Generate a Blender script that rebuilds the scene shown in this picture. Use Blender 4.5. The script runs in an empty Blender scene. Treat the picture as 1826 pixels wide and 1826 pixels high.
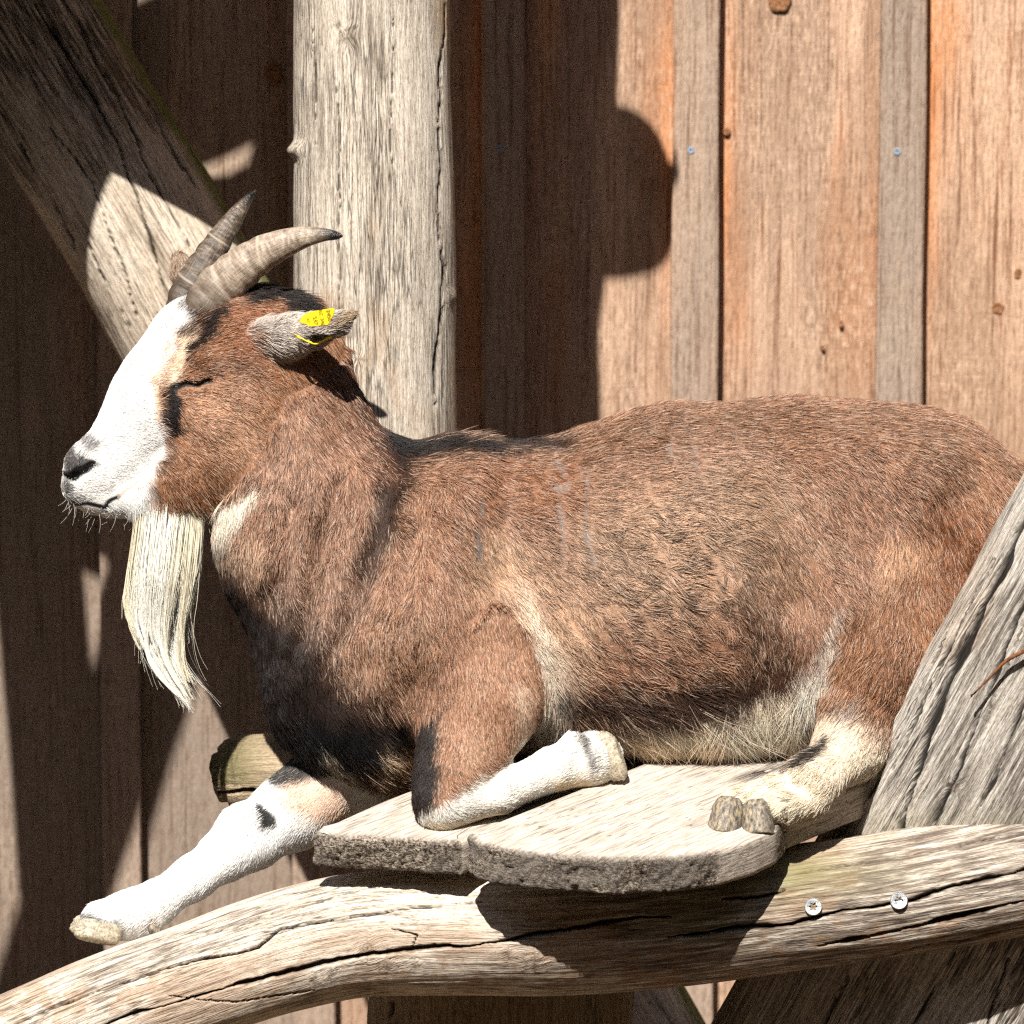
import bpy, bmesh, math, random
import numpy as np
from mathutils import Vector

# ------------------------------------------------------------------ camera, sky, sun, exposure
sc = bpy.context.scene
S = 0.0005                 # metres per photo pixel in the goat's middle plane
D = 7.0                    # camera distance
PITCH = math.radians(15)
O = np.array([0.0, 0.0, 1.15])
RT = np.array([1.0, 0.0, 0.0])
FW = np.array([0.0, math.cos(PITCH), -math.sin(PITCH)])
UP = np.array([0.0, math.sin(PITCH), math.cos(PITCH)])
CAM = O - FW * D
cam_d = bpy.data.cameras.new('camera')
cam = bpy.data.objects.new('camera', cam_d)
sc.collection.objects.link(cam)
cam.location = CAM
cam.rotation_euler = (math.pi / 2 - PITCH, 0, 0)
cam_d.sensor_width = 36
cam_d.lens = 36 * D / (1826 * S)
cam_d.clip_end = 500
cam_d.dof.use_dof = True
cam_d.dof.focus_distance = D - 0.06
cam_d.dof.aperture_fstop = 11
sc.camera = cam

SUN = np.array(-0.2125 * RT + 0.90 * UP - 1.0 * FW)
SUN /= np.linalg.norm(SUN)
w = bpy.data.worlds.new('World'); sc.world = w; w.use_nodes = True
nt = w.node_tree
sky = nt.nodes.new('ShaderNodeTexSky'); sky.sky_type = 'NISHITA'; sky.sun_disc = False
sky.sun_elevation = math.asin(SUN[2]); sky.sun_rotation = math.atan2(SUN[0], SUN[1])
bg = nt.nodes['Background']; bg.inputs['Strength'].default_value = 0.05
nt.links.new(sky.outputs[0], bg.inputs[0])
sun_d = bpy.data.lights.new('sun', 'SUN'); sun_d.energy = 5.0; sun_d.angle = math.radians(0.53)
sun_d.color = (1.0, 0.955, 0.89)
sun = bpy.data.objects.new('sun', sun_d); sc.collection.objects.link(sun)
sun.rotation_euler = Vector(-SUN).to_track_quat('-Z', 'Y').to_euler()
sc.view_settings.view_transform = 'Standard'; sc.view_settings.look = 'None'
sc.view_settings.exposure = 0.72; sc.view_settings.gamma = 1
sc.view_settings.use_curve_mapping = False
sc.cycles.max_bounces = 6; sc.cycles.diffuse_bounces = 2; sc.cycles.glossy_bounces = 2; sc.cycles.transmission_bounces = 4
sc.cycles.use_denoising = False; sc.cycles.use_adaptive_sampling = True; sc.cycles.adaptive_threshold = .02; sc.cycles.adaptive_min_samples = 20
sc.cycles.filter_width = 1.3
random.seed(4); rng = np.random.default_rng(4)
COL = sc.collection

# ------------------------------------------------------------------ coordinates
def cor(u, v, wd=0.0):
    """photo position at depth wd (photo pixels towards the viewer) -> metric frame (x right, y down, z near)"""
    k = 1 - wd * S / D
    return np.array([(u - 913) * k, (v - 913) * k, wd])
def frame2world(q):
    q = np.asarray(q, float)
    return O + q[..., 0:1] * S * RT - q[..., 1:2] * S * UP - q[..., 2:3] * S * FW
def P(u, v, wd=0.0): return frame2world(cor(u, v, wd))
def to_uv(q):
    k = 1 - q[..., 2] * S / D
    return q[..., 0] / k + 913, q[..., 1] / k + 913
def at_y(u, v, Y):
    d = FW * D + RT * (u - 913) * S + UP * (913 - v) * S
    return CAM + d * ((Y - CAM[1]) / d[1])

# ------------------------------------------------------------------ noise
def _hash(ix, iy, iz, seed):
    h = (ix.astype(np.uint32) * np.uint32(374761393) + iy.astype(np.uint32) * np.uint32(668265263)
         + iz.astype(np.uint32) * np.uint32(2147483647) + np.uint32(seed * 974711 & 0xffffffff))
    h = (h ^ (h >> np.uint32(13))) * np.uint32(1274126177)
    h = h ^ (h >> np.uint32(16))
    return (h & np.uint32(0xffff)).astype(np.float32) / 32767.5 - 1
def noise(x, y, z=0.0, seed=0):
    x = np.asarray(x, np.float32); y = np.asarray(y, np.float32); z = np.broadcast_to(np.asarray(z, np.float32), x.shape)
    fx, fy, fz = np.floor(x), np.floor(y), np.floor(z)
    ix, iy, iz = fx.astype(np.int64), fy.astype(np.int64), fz.astype(np.int64)
    tx, ty, tz = x - fx, y - fy, z - fz
    tx, ty, tz = (t * t * (3 - 2 * t) for t in (tx, ty, tz))
    r = 0
    for a in (0, 1):
        wa = tx if a else 1 - tx
        for b in (0, 1):
            wb = ty if b else 1 - ty
            for c in (0, 1):
                wc = tz if c else 1 - tz
                r = r + wa * wb * wc * _hash(ix + a, iy + b, iz + c, seed)
    return r
def fbm(x, y, z=0.0, seed=0, o=3):
    r, a = 0, 1.0
    for i in range(o):
        r = r + a * noise(np.asarray(x) * 2 ** i, np.asarray(y) * 2 ** i, np.asarray(z) * 2 ** i, seed + i * 17)
        a *= .5
    return r
def sm(a, b, x):
    t = np.clip((x - a) / (b - a), 0, 1)
    return t * t * (3 - 2 * t)
def lin(c):
    c = np.asarray(c, float) / 255
    return np.where(c <= .04045, c / 12.92, ((c + .055) / 1.055) ** 2.4)
def polydist(u, v, pts):
    """distance to a polyline with optional third value (radius) -> (distance, radius)"""
    best = np.full(u.shape, 1e9); rad = np.zeros(u.shape)
    if len(pts) == 1: pts = [pts[0], (pts[0][0] + .01,) + tuple(pts[0][1:])]
    for p, q in zip(pts[:-1], pts[1:]):
        dx, dy = q[0] - p[0], q[1] - p[1]
        t = np.clip(((u - p[0]) * dx + (v - p[1]) * dy) / (dx * dx + dy * dy + 1e-9), 0, 1)
        d = np.hypot(u - p[0] - t * dx, v - p[1] - t * dy)
        if len(p) > 2: r = p[2] + t * (q[2] - p[2])
        else: r = np.zeros_like(t)
        m = (d - r) < (best - rad)
        best = np.where(m, d, best); rad = np.where(m, r, rad)
    return best, rad
def inpoly(u, v, pts):
    ins = np.zeros(u.shape, bool)
    for (x0, y0), (x1, y1) in zip(pts, pts[1:] + pts[:1]):
        c = ((y0 > v) != (y1 > v)) & (u < (x1 - x0) * (v - y0) / (y1 - y0 + 1e-9) + x0)
        ins ^= c
    d, _ = polydist(u, v, pts + pts[:1])
    return np.where(ins, -d, d)

# ------------------------------------------------------------------ objects
def tag(o, label=None, cat=None, group=None, kind=None):
    for k, x in (('label', label), ('category', cat), ('group', group), ('kind', kind)):
        if x: o[k] = x
    return o
def link(o, parent=None):
    COL.objects.link(o)
    if parent is not None:
        o.parent = parent
        o.matrix_parent_inverse = parent.matrix_basis.inverted()
    return o
def empty(name, loc):
    o = bpy.data.objects.new(name, None); COL.objects.link(o); o.location = loc
    o.empty_display_size = .05
    return o
def mesh_obj(name, verts, faces, mat, parent=None, smooth=True, attrs=None):
    me = bpy.data.meshes.new(name)
    verts = np.asarray(verts, np.float32); faces = [list(map(int, f)) for f in faces] if not isinstance(faces, np.ndarray) else faces
    if isinstance(faces, np.ndarray):
        n = faces.shape[1]
        me.vertices.add(len(verts)); me.vertices.foreach_set('co', verts.ravel())
        me.loops.add(faces.size); me.loops.foreach_set('vertex_index', faces.ravel().astype(np.int32))
        me.polygons.add(len(faces)); me.polygons.foreach_set('loop_start', np.arange(0, faces.size, n, dtype=np.int32))
        me.update(calc_edges=True); me.validate()
    else:
        me.from_pydata(verts.tolist(), [], faces)
    if smooth: me.polygons.foreach_set('use_smooth', np.ones(len(me.polygons), bool))
    for k, a in (attrs or {}).items():
        a = np.asarray(a, np.float32)
        if a.ndim == 1:
            at = me.attributes.new(k, 'FLOAT', 'POINT'); at.data.foreach_set('value', a)
        elif a.shape[1] == 3:
            at = me.attributes.new(k, 'FLOAT_VECTOR', 'POINT'); at.data.foreach_set('vector', a.ravel())
        else:
            at = me.attributes.new(k, 'FLOAT_COLOR', 'POINT'); at.data.foreach_set('color', a.ravel())
    me.materials.append(mat)
    return link(bpy.data.objects.new(name, me), parent)

# ------------------------------------------------------------------ node helper
class NT:
    def __init__(s, name):
        s.m = bpy.data.materials.new(name); s.m.use_nodes = True
        s.t = s.m.node_tree; s.b = s.t.nodes['Principled BSDF']
    def n(s, typ, **kw):
        nd = s.t.nodes.new('ShaderNode' + typ)
        for k, x in kw.items(): setattr(nd, k, x)
        return nd
    def set(s, sock, x):
        if hasattr(x, 'is_output') or isinstance(x, bpy.types.NodeSocket): s.t.links.new(x, sock)
        else: sock.default_value = x
    def attr(s, name, out='Vector'): return s.n('Attribute', attribute_name=name).outputs[out]
    def math(s, op, a, b=0.0, c=None, clamp=False):
        nd = s.n('Math', operation=op); nd.use_clamp = clamp
        s.set(nd.inputs[0], a); s.set(nd.inputs[1], b)
        if c is not None: s.set(nd.inputs[2], c)
        return nd.outputs[0]
    def vmul(s, a, sc_, off=(0, 0, 0)):
        nd = s.n('Mapping'); s.set(nd.inputs[0], a); nd.inputs['Scale'].default_value = sc_; nd.inputs['Location'].default_value = off
        return nd.outputs[0]
    def noise(s, vec, scale=1.0, detail=4, rough=.55, dist=0.0):
        nd = s.n('TexNoise'); s.set(nd.inputs['Vector'], vec)
        nd.inputs['Scale'].default_value = scale; nd.inputs['Detail'].default_value = detail
        nd.inputs['Roughness'].default_value = rough; nd.inputs['Distortion'].default_value = dist
        return nd.outputs['Fac']
    def ramp(s, f, stops, interp='LINEAR'):
        nd = s.n('ValToRGB'); nd.color_ramp.interpolation = interp; s.set(nd.inputs[0], f)
        el = nd.color_ramp.elements
        while len(el) < len(stops): el.new(.5)
        for e, (p, c) in zip(el, stops):
            e.position = p
            e.color = (c, c, c, 1) if isinstance(c, (int, float)) else tuple(lin(c)) + (1,)
        return nd.outputs[0]
    def mix(s, f, a, b, mode='MIX'):
        nd = s.n('Mix', data_type='RGBA', blend_type=mode)
        s.set(nd.inputs[0], f)
        for i, x in ((6, a), (7, b)):
            if isinstance(x, tuple) and len(x) == 3: x = tuple(lin(x)) + (1,)
            s.set(nd.inputs[i], x)
        return nd.outputs[2]
    def bump(s, h, strength=.5, dist=.002, prev=None):
        nd = s.n('Bump'); s.set(nd.inputs['Height'], h); nd.inputs['Strength'].default_value = strength
        nd.inputs['Distance'].default_value = dist
        if prev is not None: s.t.links.new(prev, nd.inputs['Normal'])
        return nd.outputs[0]
    def lines(s, vec, wid, scale=1.0, detail=2, dist=0.0):
        """thin dark lines where a stretched noise crosses its middle value: 1 on the line"""
        f = s.noise(vec, scale, detail, .5, dist)
        a = s.math('ABSOLUTE', s.math('SUBTRACT', f, .5))
        nd = s.n('MapRange'); nd.inputs[1].default_value = 0; nd.inputs[2].default_value = wid
        nd.inputs[3].default_value = 1; nd.inputs[4].default_value = 0
        s.set(nd.inputs[0], a)
        return nd.outputs[0]
    def out(s, col, rough=.85, normal=None, spec=.25):
        s.set(s.b.inputs['Base Color'], col); s.set(s.b.inputs['Roughness'], rough)
        s.b.inputs['Specular IOR Level'].default_value = spec
        if normal is not None: s.t.links.new(normal, s.b.inputs['Normal'])
        return s.m

def log_material(name, pale, mid, dark, stain, seed, dark_amt=.45, stain_amt=.3, moss=None, line_amt=.8):
    """weathered barkless wood: grain along 'lc'.z (metres); 'lo' = (weathering, stain, crazing) patches, 'crack' = splits"""
    t = NT(name)
    lc = t.n('VectorMath', operation='ADD'); t.set(lc.inputs[0], t.attr('lc')); lc.inputs[1].default_value = (seed * 3.1, seed * 1.7, seed * .9)
    lc = lc.outputs[0]
    sep = t.n('SeparateXYZ'); t.set(sep.inputs[0], t.attr('lo')); wea, sta, cra = sep.outputs
    g1 = t.noise(t.vmul(lc, (300, 300, 22)), 1, 3, .7)
    g2 = t.noise(t.vmul(lc, (1100, 1100, 190)), 1, 2, .7)
    c = t.ramp(g1, [(.31, dark), (.45, mid), (.6, pale)])
    c = t.mix(.5, c, t.ramp(g2, [(.36, dark), (.45, mid), (.56, pale)]))
    wf = t.math('MULTIPLY', wea, t.math('ADD', .7, t.math('MULTIPLY', t.math('SUBTRACT', .5, g1), 4.0)), clamp=True)
    c = t.mix(t.math('MULTIPLY', wf, dark_amt), c, dark)
    c = t.mix(t.math('MULTIPLY', sta, stain_amt), c, stain)
    l1 = t.lines(t.vmul(lc, (130, 130, 4.5)), .016, 1, 2)
    l2 = t.lines(t.vmul(lc, (330, 330, 13), (7, 3, 1)), .05, 1, 2)
    l = t.math('MULTIPLY', t.math('MAXIMUM', l1, t.math('MULTIPLY', l2, .9)), t.math('MULTIPLY', cra, line_amt))
    c = t.mix(l, c, (34, 28, 24))
    if moss is not None:
        mf = t.math('MULTIPLY', t.attr('moss', 'Fac'), t.ramp(g1, [(.36, .3), (.52, 1.0)]))
        c = t.mix(mf, c, moss)
    ck = t.attr('crack', 'Fac')
    c = t.mix(t.math('MULTIPLY', ck, .95), c, (20, 16, 14))
    kn = t.attr('knot', 'Fac')
    c = t.mix(t.math('MULTIPLY', kn, .6), c, (88, 66, 48))
    h = t.math('SUBTRACT', g1, t.math('MULTIPLY', l2, .35))
    nb = t.bump(h, .55, .0022)
    return t.out(c, .9, nb, .15)

# ------------------------------------------------------------------ logs
def catmull(pts, n):
    pts = np.asarray(pts, float)
    p = np.vstack([2 * pts[0] - pts[1], pts, 2 * pts[-1] - pts[-2]])
    t = np.linspace(0, len(pts) - 1 - 1e-6, n); i = t.astype(int); f = (t - i)[:, None]
    a, b, c, d = p[i], p[i + 1], p[i + 2], p[i + 3]
    return .5 * (2 * b + (c - a) * f + (2 * a - 5 * b + 4 * c - d) * f ** 2 + (3 * b - a - 3 * c + d) * f ** 3)
def log(name, pts, mat, parent=None, ns=300, nth=150, seed=0, lump=.035, cracks=(), depth=1.0, knots=(), moss=None, caps=(True, True), wear=None):
    """pts: (u, v, w, radius px).  cracks: photo polylines (u, v, width px) laid on the near side.  knots: (u, v, radius, bulge)"""
    nth_round = nth
    st = np.array([np.r_[cor(u, v, wd), r * (1 - wd * S / D), fl] for u, v, wd, r, fl in [tuple(p) + (1.0,) * (5 - len(p)) for p in pts]])
    c = catmull(st, ns); ctr = c[:, :3]; rad = c[:, 3]; flat = c[:, 4]
    tg = np.gradient(ctr, axis=0); tg /= np.linalg.norm(tg, axis=1)[:, None]
    nz = np.array([0, 0, 1.0]); n1 = nz - tg * (tg @ nz)[:, None]; n1 /= np.linalg.norm(n1, axis=1)[:, None]
    n2 = np.cross(tg, n1)
    s = np.r_[0, np.cumsum(np.linalg.norm(np.diff(ctr, axis=0), axis=1))]
    x = np.linspace(-math.pi, math.pi, nth, endpoint=False); th = x - .5 * np.sin(x)
    ct, stt = np.cos(th), np.sin(th)
    SS = s[:, None] + 0 * th[None]
    lob = fbm(ct[None] * 1.3 + 0 * SS, stt[None] * 1.3 + 0 * SS, SS / 320, seed, 3) * lump
    fine = noise(ct[None] * 14 + 0 * SS, stt[None] * 14 + 0 * SS, SS / 110, seed + 5) * .006 + noise(ct[None] * 34 + 0 * SS, stt[None] * 34 + 0 * SS, SS / 200, seed + 6) * .004
    R = rad[:, None] * (1 + lob + fine)
    Q = ctr[:, None] + R[..., None] * (ct[None, :, None] * n1[:, None] * flat[:, None, None] + stt[None, :, None] * n2[:, None])
    u, v = to_uv(Q)
    front = sm(-.15, .25, ct)[None] + 0 * SS
    jit_u = u + 4 * noise(u / 60, v / 60, 0, seed + 3) + 1.2 * noise(u / 9, v / 9, 1, seed + 3); jit_v = v + 4 * noise(u / 60, v / 60, 3, seed + 4) + 1.2 * noise(u / 9, v / 9, 4, seed + 4)
    ck = np.zeros_like(R)
    for cr in cracks:
        d, r = polydist(jit_u, jit_v, cr)
        r = r * np.clip(.8 + .7 * noise(u / 40, v / 40, 1, seed + 9), .25, 2)
        ck = np.maximum(ck, sm(1.9, .6, d / np.maximum(r, .3)) * front)
    kn = np.zeros_like(R)
    bul = np.zeros_like(R)
    for ku, kv, kr, kb in knots:
        d = np.hypot(u - ku, v - kv) / kr
        bul += kb * np.exp(-d * d * 1.2) * front
        kn = np.maximum(kn, (sm(1.1, .5, d) * (.6 + .4 * np.sin(d * 16))) * front)
    R2 = R - ck * 11 * depth + bul
    Q = ctr[:, None] + R2[..., None] * (ct[None, :, None] * n1[:, None] * flat[:, None, None] + stt[None, :, None] * n2[:, None])
    lc = np.stack([rad[:, None] * S * ct[None] + 0 * SS, rad[:, None] * S * stt[None] + 0 * SS, SS * S], -1)
    # shift the grain around knots
    for ku, kv, kr, kb in knots:
        d = np.hypot(u - ku, v - kv) / kr
        lc[..., 1] += np.where(d < 4, np.exp(-d * d * .5) * kr * S * .8 * np.sign(u - ku), 0) * front
    L0, L1, L2 = lc[..., 0] + seed, lc[..., 1], lc[..., 2]
    lo = np.stack([sm(-.1, .75, fbm(L0 * 26, L1 * 26, L2 * 6, seed + 31, 4)), sm(.05, .7, fbm(L0 * 14, L1 * 14, L2 * 9, seed + 37, 4)),
                   sm(-.25, .45, fbm(L0 * 30, L1 * 30, L2 * 7, seed + 43, 3))], -1)
    if wear is not None: lo = np.clip(lo + np.stack(wear(u, v), -1), 0, 1)
    V = frame2world(Q.reshape(-1, 3)); n = ns; m = nth
    ii, jj = np.meshgrid(np.arange(n - 1), np.arange(m), indexing='ij')
    a = ii * m + jj; b = ii * m + (jj + 1) % m
    F = np.stack([a, b, b + m, a + m], -1).reshape(-1, 4)
    attrs = {'lc': lc.reshape(-1, 3), 'crack': ck.ravel(), 'knot': kn.ravel(), 'lo': lo.reshape(-1, 3)}
    mo = np.zeros_like(R)
    if moss is not None: mo = moss(u, v, th[None] + 0 * SS, SS)
    attrs['moss'] = mo.ravel()
    # caps as small rings closing to the middle
    Vx, Fx = [V], [F]
    base = len(V); at = {k: [x_] for k, x_ in attrs.items()}
    for e, on in ((0, caps[0]), (n - 1, caps[1])):
        if not on: continue
        ring = V[e * m:(e + 1) * m]; cc = ring.mean(0)
        prev = np.arange(e * m, (e + 1) * m)
        dirn = frame2world(tg[e]) - O
        dirn = dirn / np.linalg.norm(dirn) * (-1 if e == 0 else 1)
        for q, (f, o_) in enumerate(((.93, .006), (.6, .009), (.25, .0095), (.02, .009))):
            nv = cc + (ring - cc) * f + dirn * o_ + rng.normal(0, .0006, ring.shape)
            Vx.append(nv); idx = base + np.arange(m); base += m
            aa, bb = prev, np.roll(prev, -1); cc2, dd = np.roll(idx, -1), idx
            fq = np.stack([aa, bb, cc2, dd], -1)
            Fx.append(fq[:, ::-1] if e == 0 else fq)
            for k in at:
                src = attrs[k][e * m:(e + 1) * m]
                at[k].append(src * (f if k == 'lc' else 1))
            prev = idx
    V = np.vstack(Vx); F = np.vstack(Fx)[:, ::-1]
    return mesh_obj(name, V, F, mat, parent, True, {k: np.concatenate(x_) for k, x_ in at.items()})

# ------------------------------------------------------------------ ground and shed wall
def ground():
    t = NT('dark_soil')  # unseen ground, kept dark to weaken its bounce light
    tc = t.n('TexCoord').outputs['Object']
    g = t.noise(tc, 9, 6, .65)
    c = t.ramp(g, [(.3, (52, 43, 34)), (.6, (86, 71, 56))])
    m = t.out(c, .95, t.bump(g, .6, .02), .1)
    n = 40; L = 60
    xs = np.linspace(-L, L, n); X, Y = np.meshgrid(xs, xs)
    Z = .02 * noise(X * .7, Y * .7, 0, 3)
    V = np.stack([X, Y, Z], -1).reshape(-1, 3)
    i, j = np.meshgrid(np.arange(n - 1), np.arange(n - 1), indexing='ij'); a = i * n + j
    F = np.stack([a, a + 1, a + n + 1, a + n], -1).reshape(-1, 4)
    tag(mesh_obj('ground', V, F, m), kind='structure')
ground()

def sky_screen():  # green mass added out of view to block low sky light
    t = NT('sky_screen_green'); tc = t.n('TexCoord').outputs['Object']
    g = t.noise(tc, 6, 4, .7)
    m = t.out(t.ramp(g, [(.35, (24, 36, 16)), (.65, (62, 84, 36))]), .8, t.bump(g, 1, .1), .2)
    n, k = 220, 60
    th = np.linspace(-2.75, 2.75, n); zz = np.linspace(0, 1, k); TH, Z = np.meshgrid(th, zz, indexing='ij')
    top = 10.5 + .8 * noise(TH * 9, 0 * TH, 1, 4)
    R = 13 + .5 * fbm(TH * 22, Z * 9, 0, 6, 3) + 1.2 * Z ** 3
    Vh = np.stack([R * np.sin(TH), -R * np.cos(TH) + 2, top * Z], -1).reshape(-1, 3)
    i, j = np.meshgrid(np.arange(n - 1), np.arange(k - 1), indexing='ij'); q = i * k + j
    tag(mesh_obj('sky_screen', Vh, np.stack([q, q + k, q + k + 1, q + 1], -1).reshape(-1, 4), m), 'unseen dark green mass added behind the viewer to block sky light', 'sky_screen', kind='stuff')
sky_screen()

YW = 0.86                                    # front face of the boards
def board_material(name, seed, orange, mid, pale, grey, edge_amt, grey_amt):
    """rough-sawn board: 'bc' = (0, metres across, metres up); 'lo' = (orange edge, greying, whitish fuzz)"""
    t = NT(name)
    bc = t.n('VectorMath', operation='ADD'); t.set(bc.inputs[0], t.attr('bc')); bc.inputs[1].default_value = (0, seed * 1.31, seed * 2.17)
    bc = bc.outputs[0]
    sep = t.n('SeparateXYZ'); t.set(sep.inputs[0], t.attr('lo')); ef, gf, fz = sep.outputs
    g1 = t.noise(t.vmul(bc, (0, 190, 5)), 1, 3, .68, .2)
    g2 = t.noise(t.vmul(bc, (0, 360, 60)), 1, 2, .7)
    c = t.ramp(g1, [(.3, mid), (.52, pale), (.7, mid)])
    c = t.mix(t.math('MULTIPLY', ef, edge_amt), c, orange)
    c = t.mix(t.math('MULTIPLY', gf, grey_amt), c, grey)
    c = t.mix(t.math('MULTIPLY', t.ramp(g1, [(.34, 1.0), (.46, 0.0)]), .5), c, (104, 70, 46))
    c = t.mix(t.math('MULTIPLY', t.ramp(g2, [(.5, 0.0), (.64, 1.0)]), fz), c, pale)
    c = t.mix(t.math('MULTIPLY', t.ramp(g2, [(.32, 1.0), (.44, 0.0)]), .45), c, (110, 76, 52))
    g3 = t.noise(t.vmul(bc, (0, 28, 420)), 1, 1, .6)
    c = t.mix(t.math('MULTIPLY', t.ramp(g3, [(.52, 0.0), (.64, 1.0)]), t.math('MULTIPLY', fz, .25)), c, pale)
    c = t.mix(t.math('MULTIPLY', t.ramp(g3, [(.34, 1.0), (.46, 0.0)]), t.math('MULTIPLY', fz, .16)), c, (104, 72, 50))
    h = t.math('ADD', g1, t.math('MULTIPLY', g2, .7))
    return t.out(c, .9, t.bump(h, 1.0, .0032), .12)

steel = NT('galvanised_steel')
steel.b.inputs['Metallic'].default_value = .85
_tc = steel.n('TexCoord').outputs['Object']
_g = steel.noise(_tc, 900, 3, .6)
steel = steel.out(steel.ramp(_g, [(.35, (120, 122, 124)), (.62, (205, 206, 206))]), .45, steel.bump(_g, .3, .0004), .5)

def slab(name, x0, x1, y0, y1, z0, z1, mat, parent, seed, knots=()):
    """board: front face y0, subdivided so that its edges waver; knots are raised rings"""
    nz, nx = 260, 30
    r = np.random.default_rng(seed)
    zs = np.linspace(z0, z1, nz); a = np.linspace(0, 1, nx)
    wob0 = .0016 * noise(zs * 6, 0 * zs, 1.5, seed); wob1 = .0016 * noise(zs * 6, 0 * zs, 7.5, seed)
    Z, A = np.meshgrid(zs, a, indexing='ij')
    X = (x0 + wob0)[:, None] * (1 - A) + (x1 + wob1)[:, None] * A
    Yf = y0 + .0009 * noise(X * 40, Z * 5, seed * .7, seed) + .0025 * (np.abs(A - .5) > .499)
    front = np.stack([X, Yf, Z], -1); back = np.stack([X, 0 * X + y1, Z], -1)
    V = np.concatenate([front.reshape(-1, 3), back.reshape(-1, 3)]); N = nz * nx
    i, j = np.meshgrid(np.arange(nz - 1), np.arange(nx - 1), indexing='ij'); q = i * nx + j
    F = [np.stack([q, q + 1, q + nx + 1, q + nx], -1).reshape(-1, 4), np.stack([q + N, q + nx + N, q + nx + 1 + N, q + 1 + N], -1).reshape(-1, 4)]
    k = np.arange(nz - 1) * nx
    F.append(np.stack([k, k + nx, k + nx + N, k + N], -1)); k = k + nx - 1
    F.append(np.stack([k, k + N, k + nx + N, k + nx], -1))
    k = np.arange(nx - 1); F.append(np.stack([k, k + N, k + 1 + N, k + 1], -1)); k = k + (nz - 1) * nx
    F.append(np.stack([k, k + 1, k + 1 + N, k + N], -1))
    bc = np.stack([0 * A, X - x0, Z], -1).reshape(-1, 3)
    g = fbm(X * 22 + seed, Z * 3.5, seed, seed, 3)
    fine = fbm(X * 160 + seed, Z * 6, seed, seed + 2, 3)
    edge = sm(.17, .46, np.abs(A - .5) + .13 * g + .08 * fine)
    low = sm(1.3, .85, Z + .1 * g)
    gr = np.clip(1.3 * sm(-.15, .5, fbm(X * 30, Z * 3, seed + 3.3, seed + 5, 4)) + low, 0, 1)
    fz = sm(-.3, .5, fbm(X * 26, Z * 9, seed + 9.3, seed + 7, 3)) * .8
    lo = np.stack([edge * (1 - .8 * low), gr, fz], -1).reshape(-1, 3); lo = np.concatenate([lo, lo])
    bc = np.concatenate([bc, bc])
    return mesh_obj(name, V, np.vstack(F), mat, parent, False, {'bc': bc, 'lo': lo})

def disc_screw(name, centre, normal, r, parent, mat=None):
    """countersunk screw: dished head with a six-lobed recess"""
    nrm = np.asarray(normal, float); nrm /= np.linalg.norm(nrm)
    a = np.cross(nrm, [0, 0, 1.0]); a /= np.linalg.norm(a); b = np.cross(nrm, a)
    n = 36; t = np.linspace(0, 2 * math.pi, n, endpoint=False)
    rings = [(1.0, -.35, 0), (1.0, .06, 0), (.93, .14, 0), (.75, .13, 0), (.42, .1, .22), (.36, -.2, .22), (.03, -.25, 0)]
    V = []
    for f, h, lob in rings:
        rr = r * f * (1 + lob * np.cos(6 * t))
        V.append(centre + a * (rr * np.cos(t))[:, None] + b * (rr * np.sin(t))[:, None] + nrm * h * r)
    F = []
    for q in range(len(rings) - 1):
        for j in range(n): F.append((q * n + j, q * n + (j + 1) % n, (q + 1) * n + (j + 1) % n, (q + 1) * n + j))
    F.append([(len(rings) - 1) * n + j for j in range(n)])
    return mesh_obj(name, np.vstack(V), F, mat or steel, parent, False)

wall = empty('shed_wall', (0, YW, 0))
tag(wall, 'brown board and batten shed wall behind the goat and the logs', 'wall')
bat_u = [(-520, -445), (-175, -103), (168, 238), (514, 590), (860, 935), (1199, 1282), (1566, 1648), (1925, 2005), (2280, 2360)]
bx = [(at_y(a, 400, YW - .02)[0], at_y(b, 400, YW - .02)[0]) for a, b in bat_u]
bmats = [board_material('sawn_board_a', 1, (224, 152, 102), (168, 118, 90), (228, 194, 166), (158, 132, 112), .85, .6),
         board_material('sawn_board_b', 2, (228, 152, 98), (172, 120, 90), (228, 192, 162), (156, 128, 106), .9, .55),
         board_material('sawn_board_c', 3, (214, 164, 118), (172, 140, 114), (230, 212, 190), (190, 178, 162), .55, .65),
         board_material('sawn_board_d', 5, (176, 132, 100), (150, 124, 104), (194, 172, 152), (146, 132, 120), .35, .75)]
order = [3, 3, 3, 0, 0, 0, 1, 2]
for i in range(len(bx) - 1):
    x0 = sum(bx[i]) / 2 + .002; x1 = sum(bx[i + 1]) / 2 - .002
    slab('board', x0, x1, YW + .0012 * (i % 3), YW + .024, .02, 2.9, bmats[order[i]], wall, 11 + i)
tmat = board_material('weathered_batten_a', 7, (186, 150, 124), (164, 136, 116), (196, 172, 152), (166, 148, 134), .4, .5)
tmat2 = board_material('weathered_batten_b', 9, (180, 144, 118), (158, 132, 114), (192, 170, 150), (164, 148, 136), .4, .5)
for i, (x0, x1) in enumerate(bx):
    slab('batten', x0, x1, YW - .021, YW - .0005, .015, 2.92, tmat if i % 2 else tmat2, wall, 31 + i)
zinc = NT('blued_zinc'); zinc = zinc.out(tuple(lin((150, 168, 190))) + (1,), .5, None, .5)
for su, sv in ((893, 265), (1232, 268), (1600, 270), (203, 300)):
    disc_screw('screw', at_y(su, sv, YW - .0215), (0, -1, 0), .0034, wall, zinc)
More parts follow.
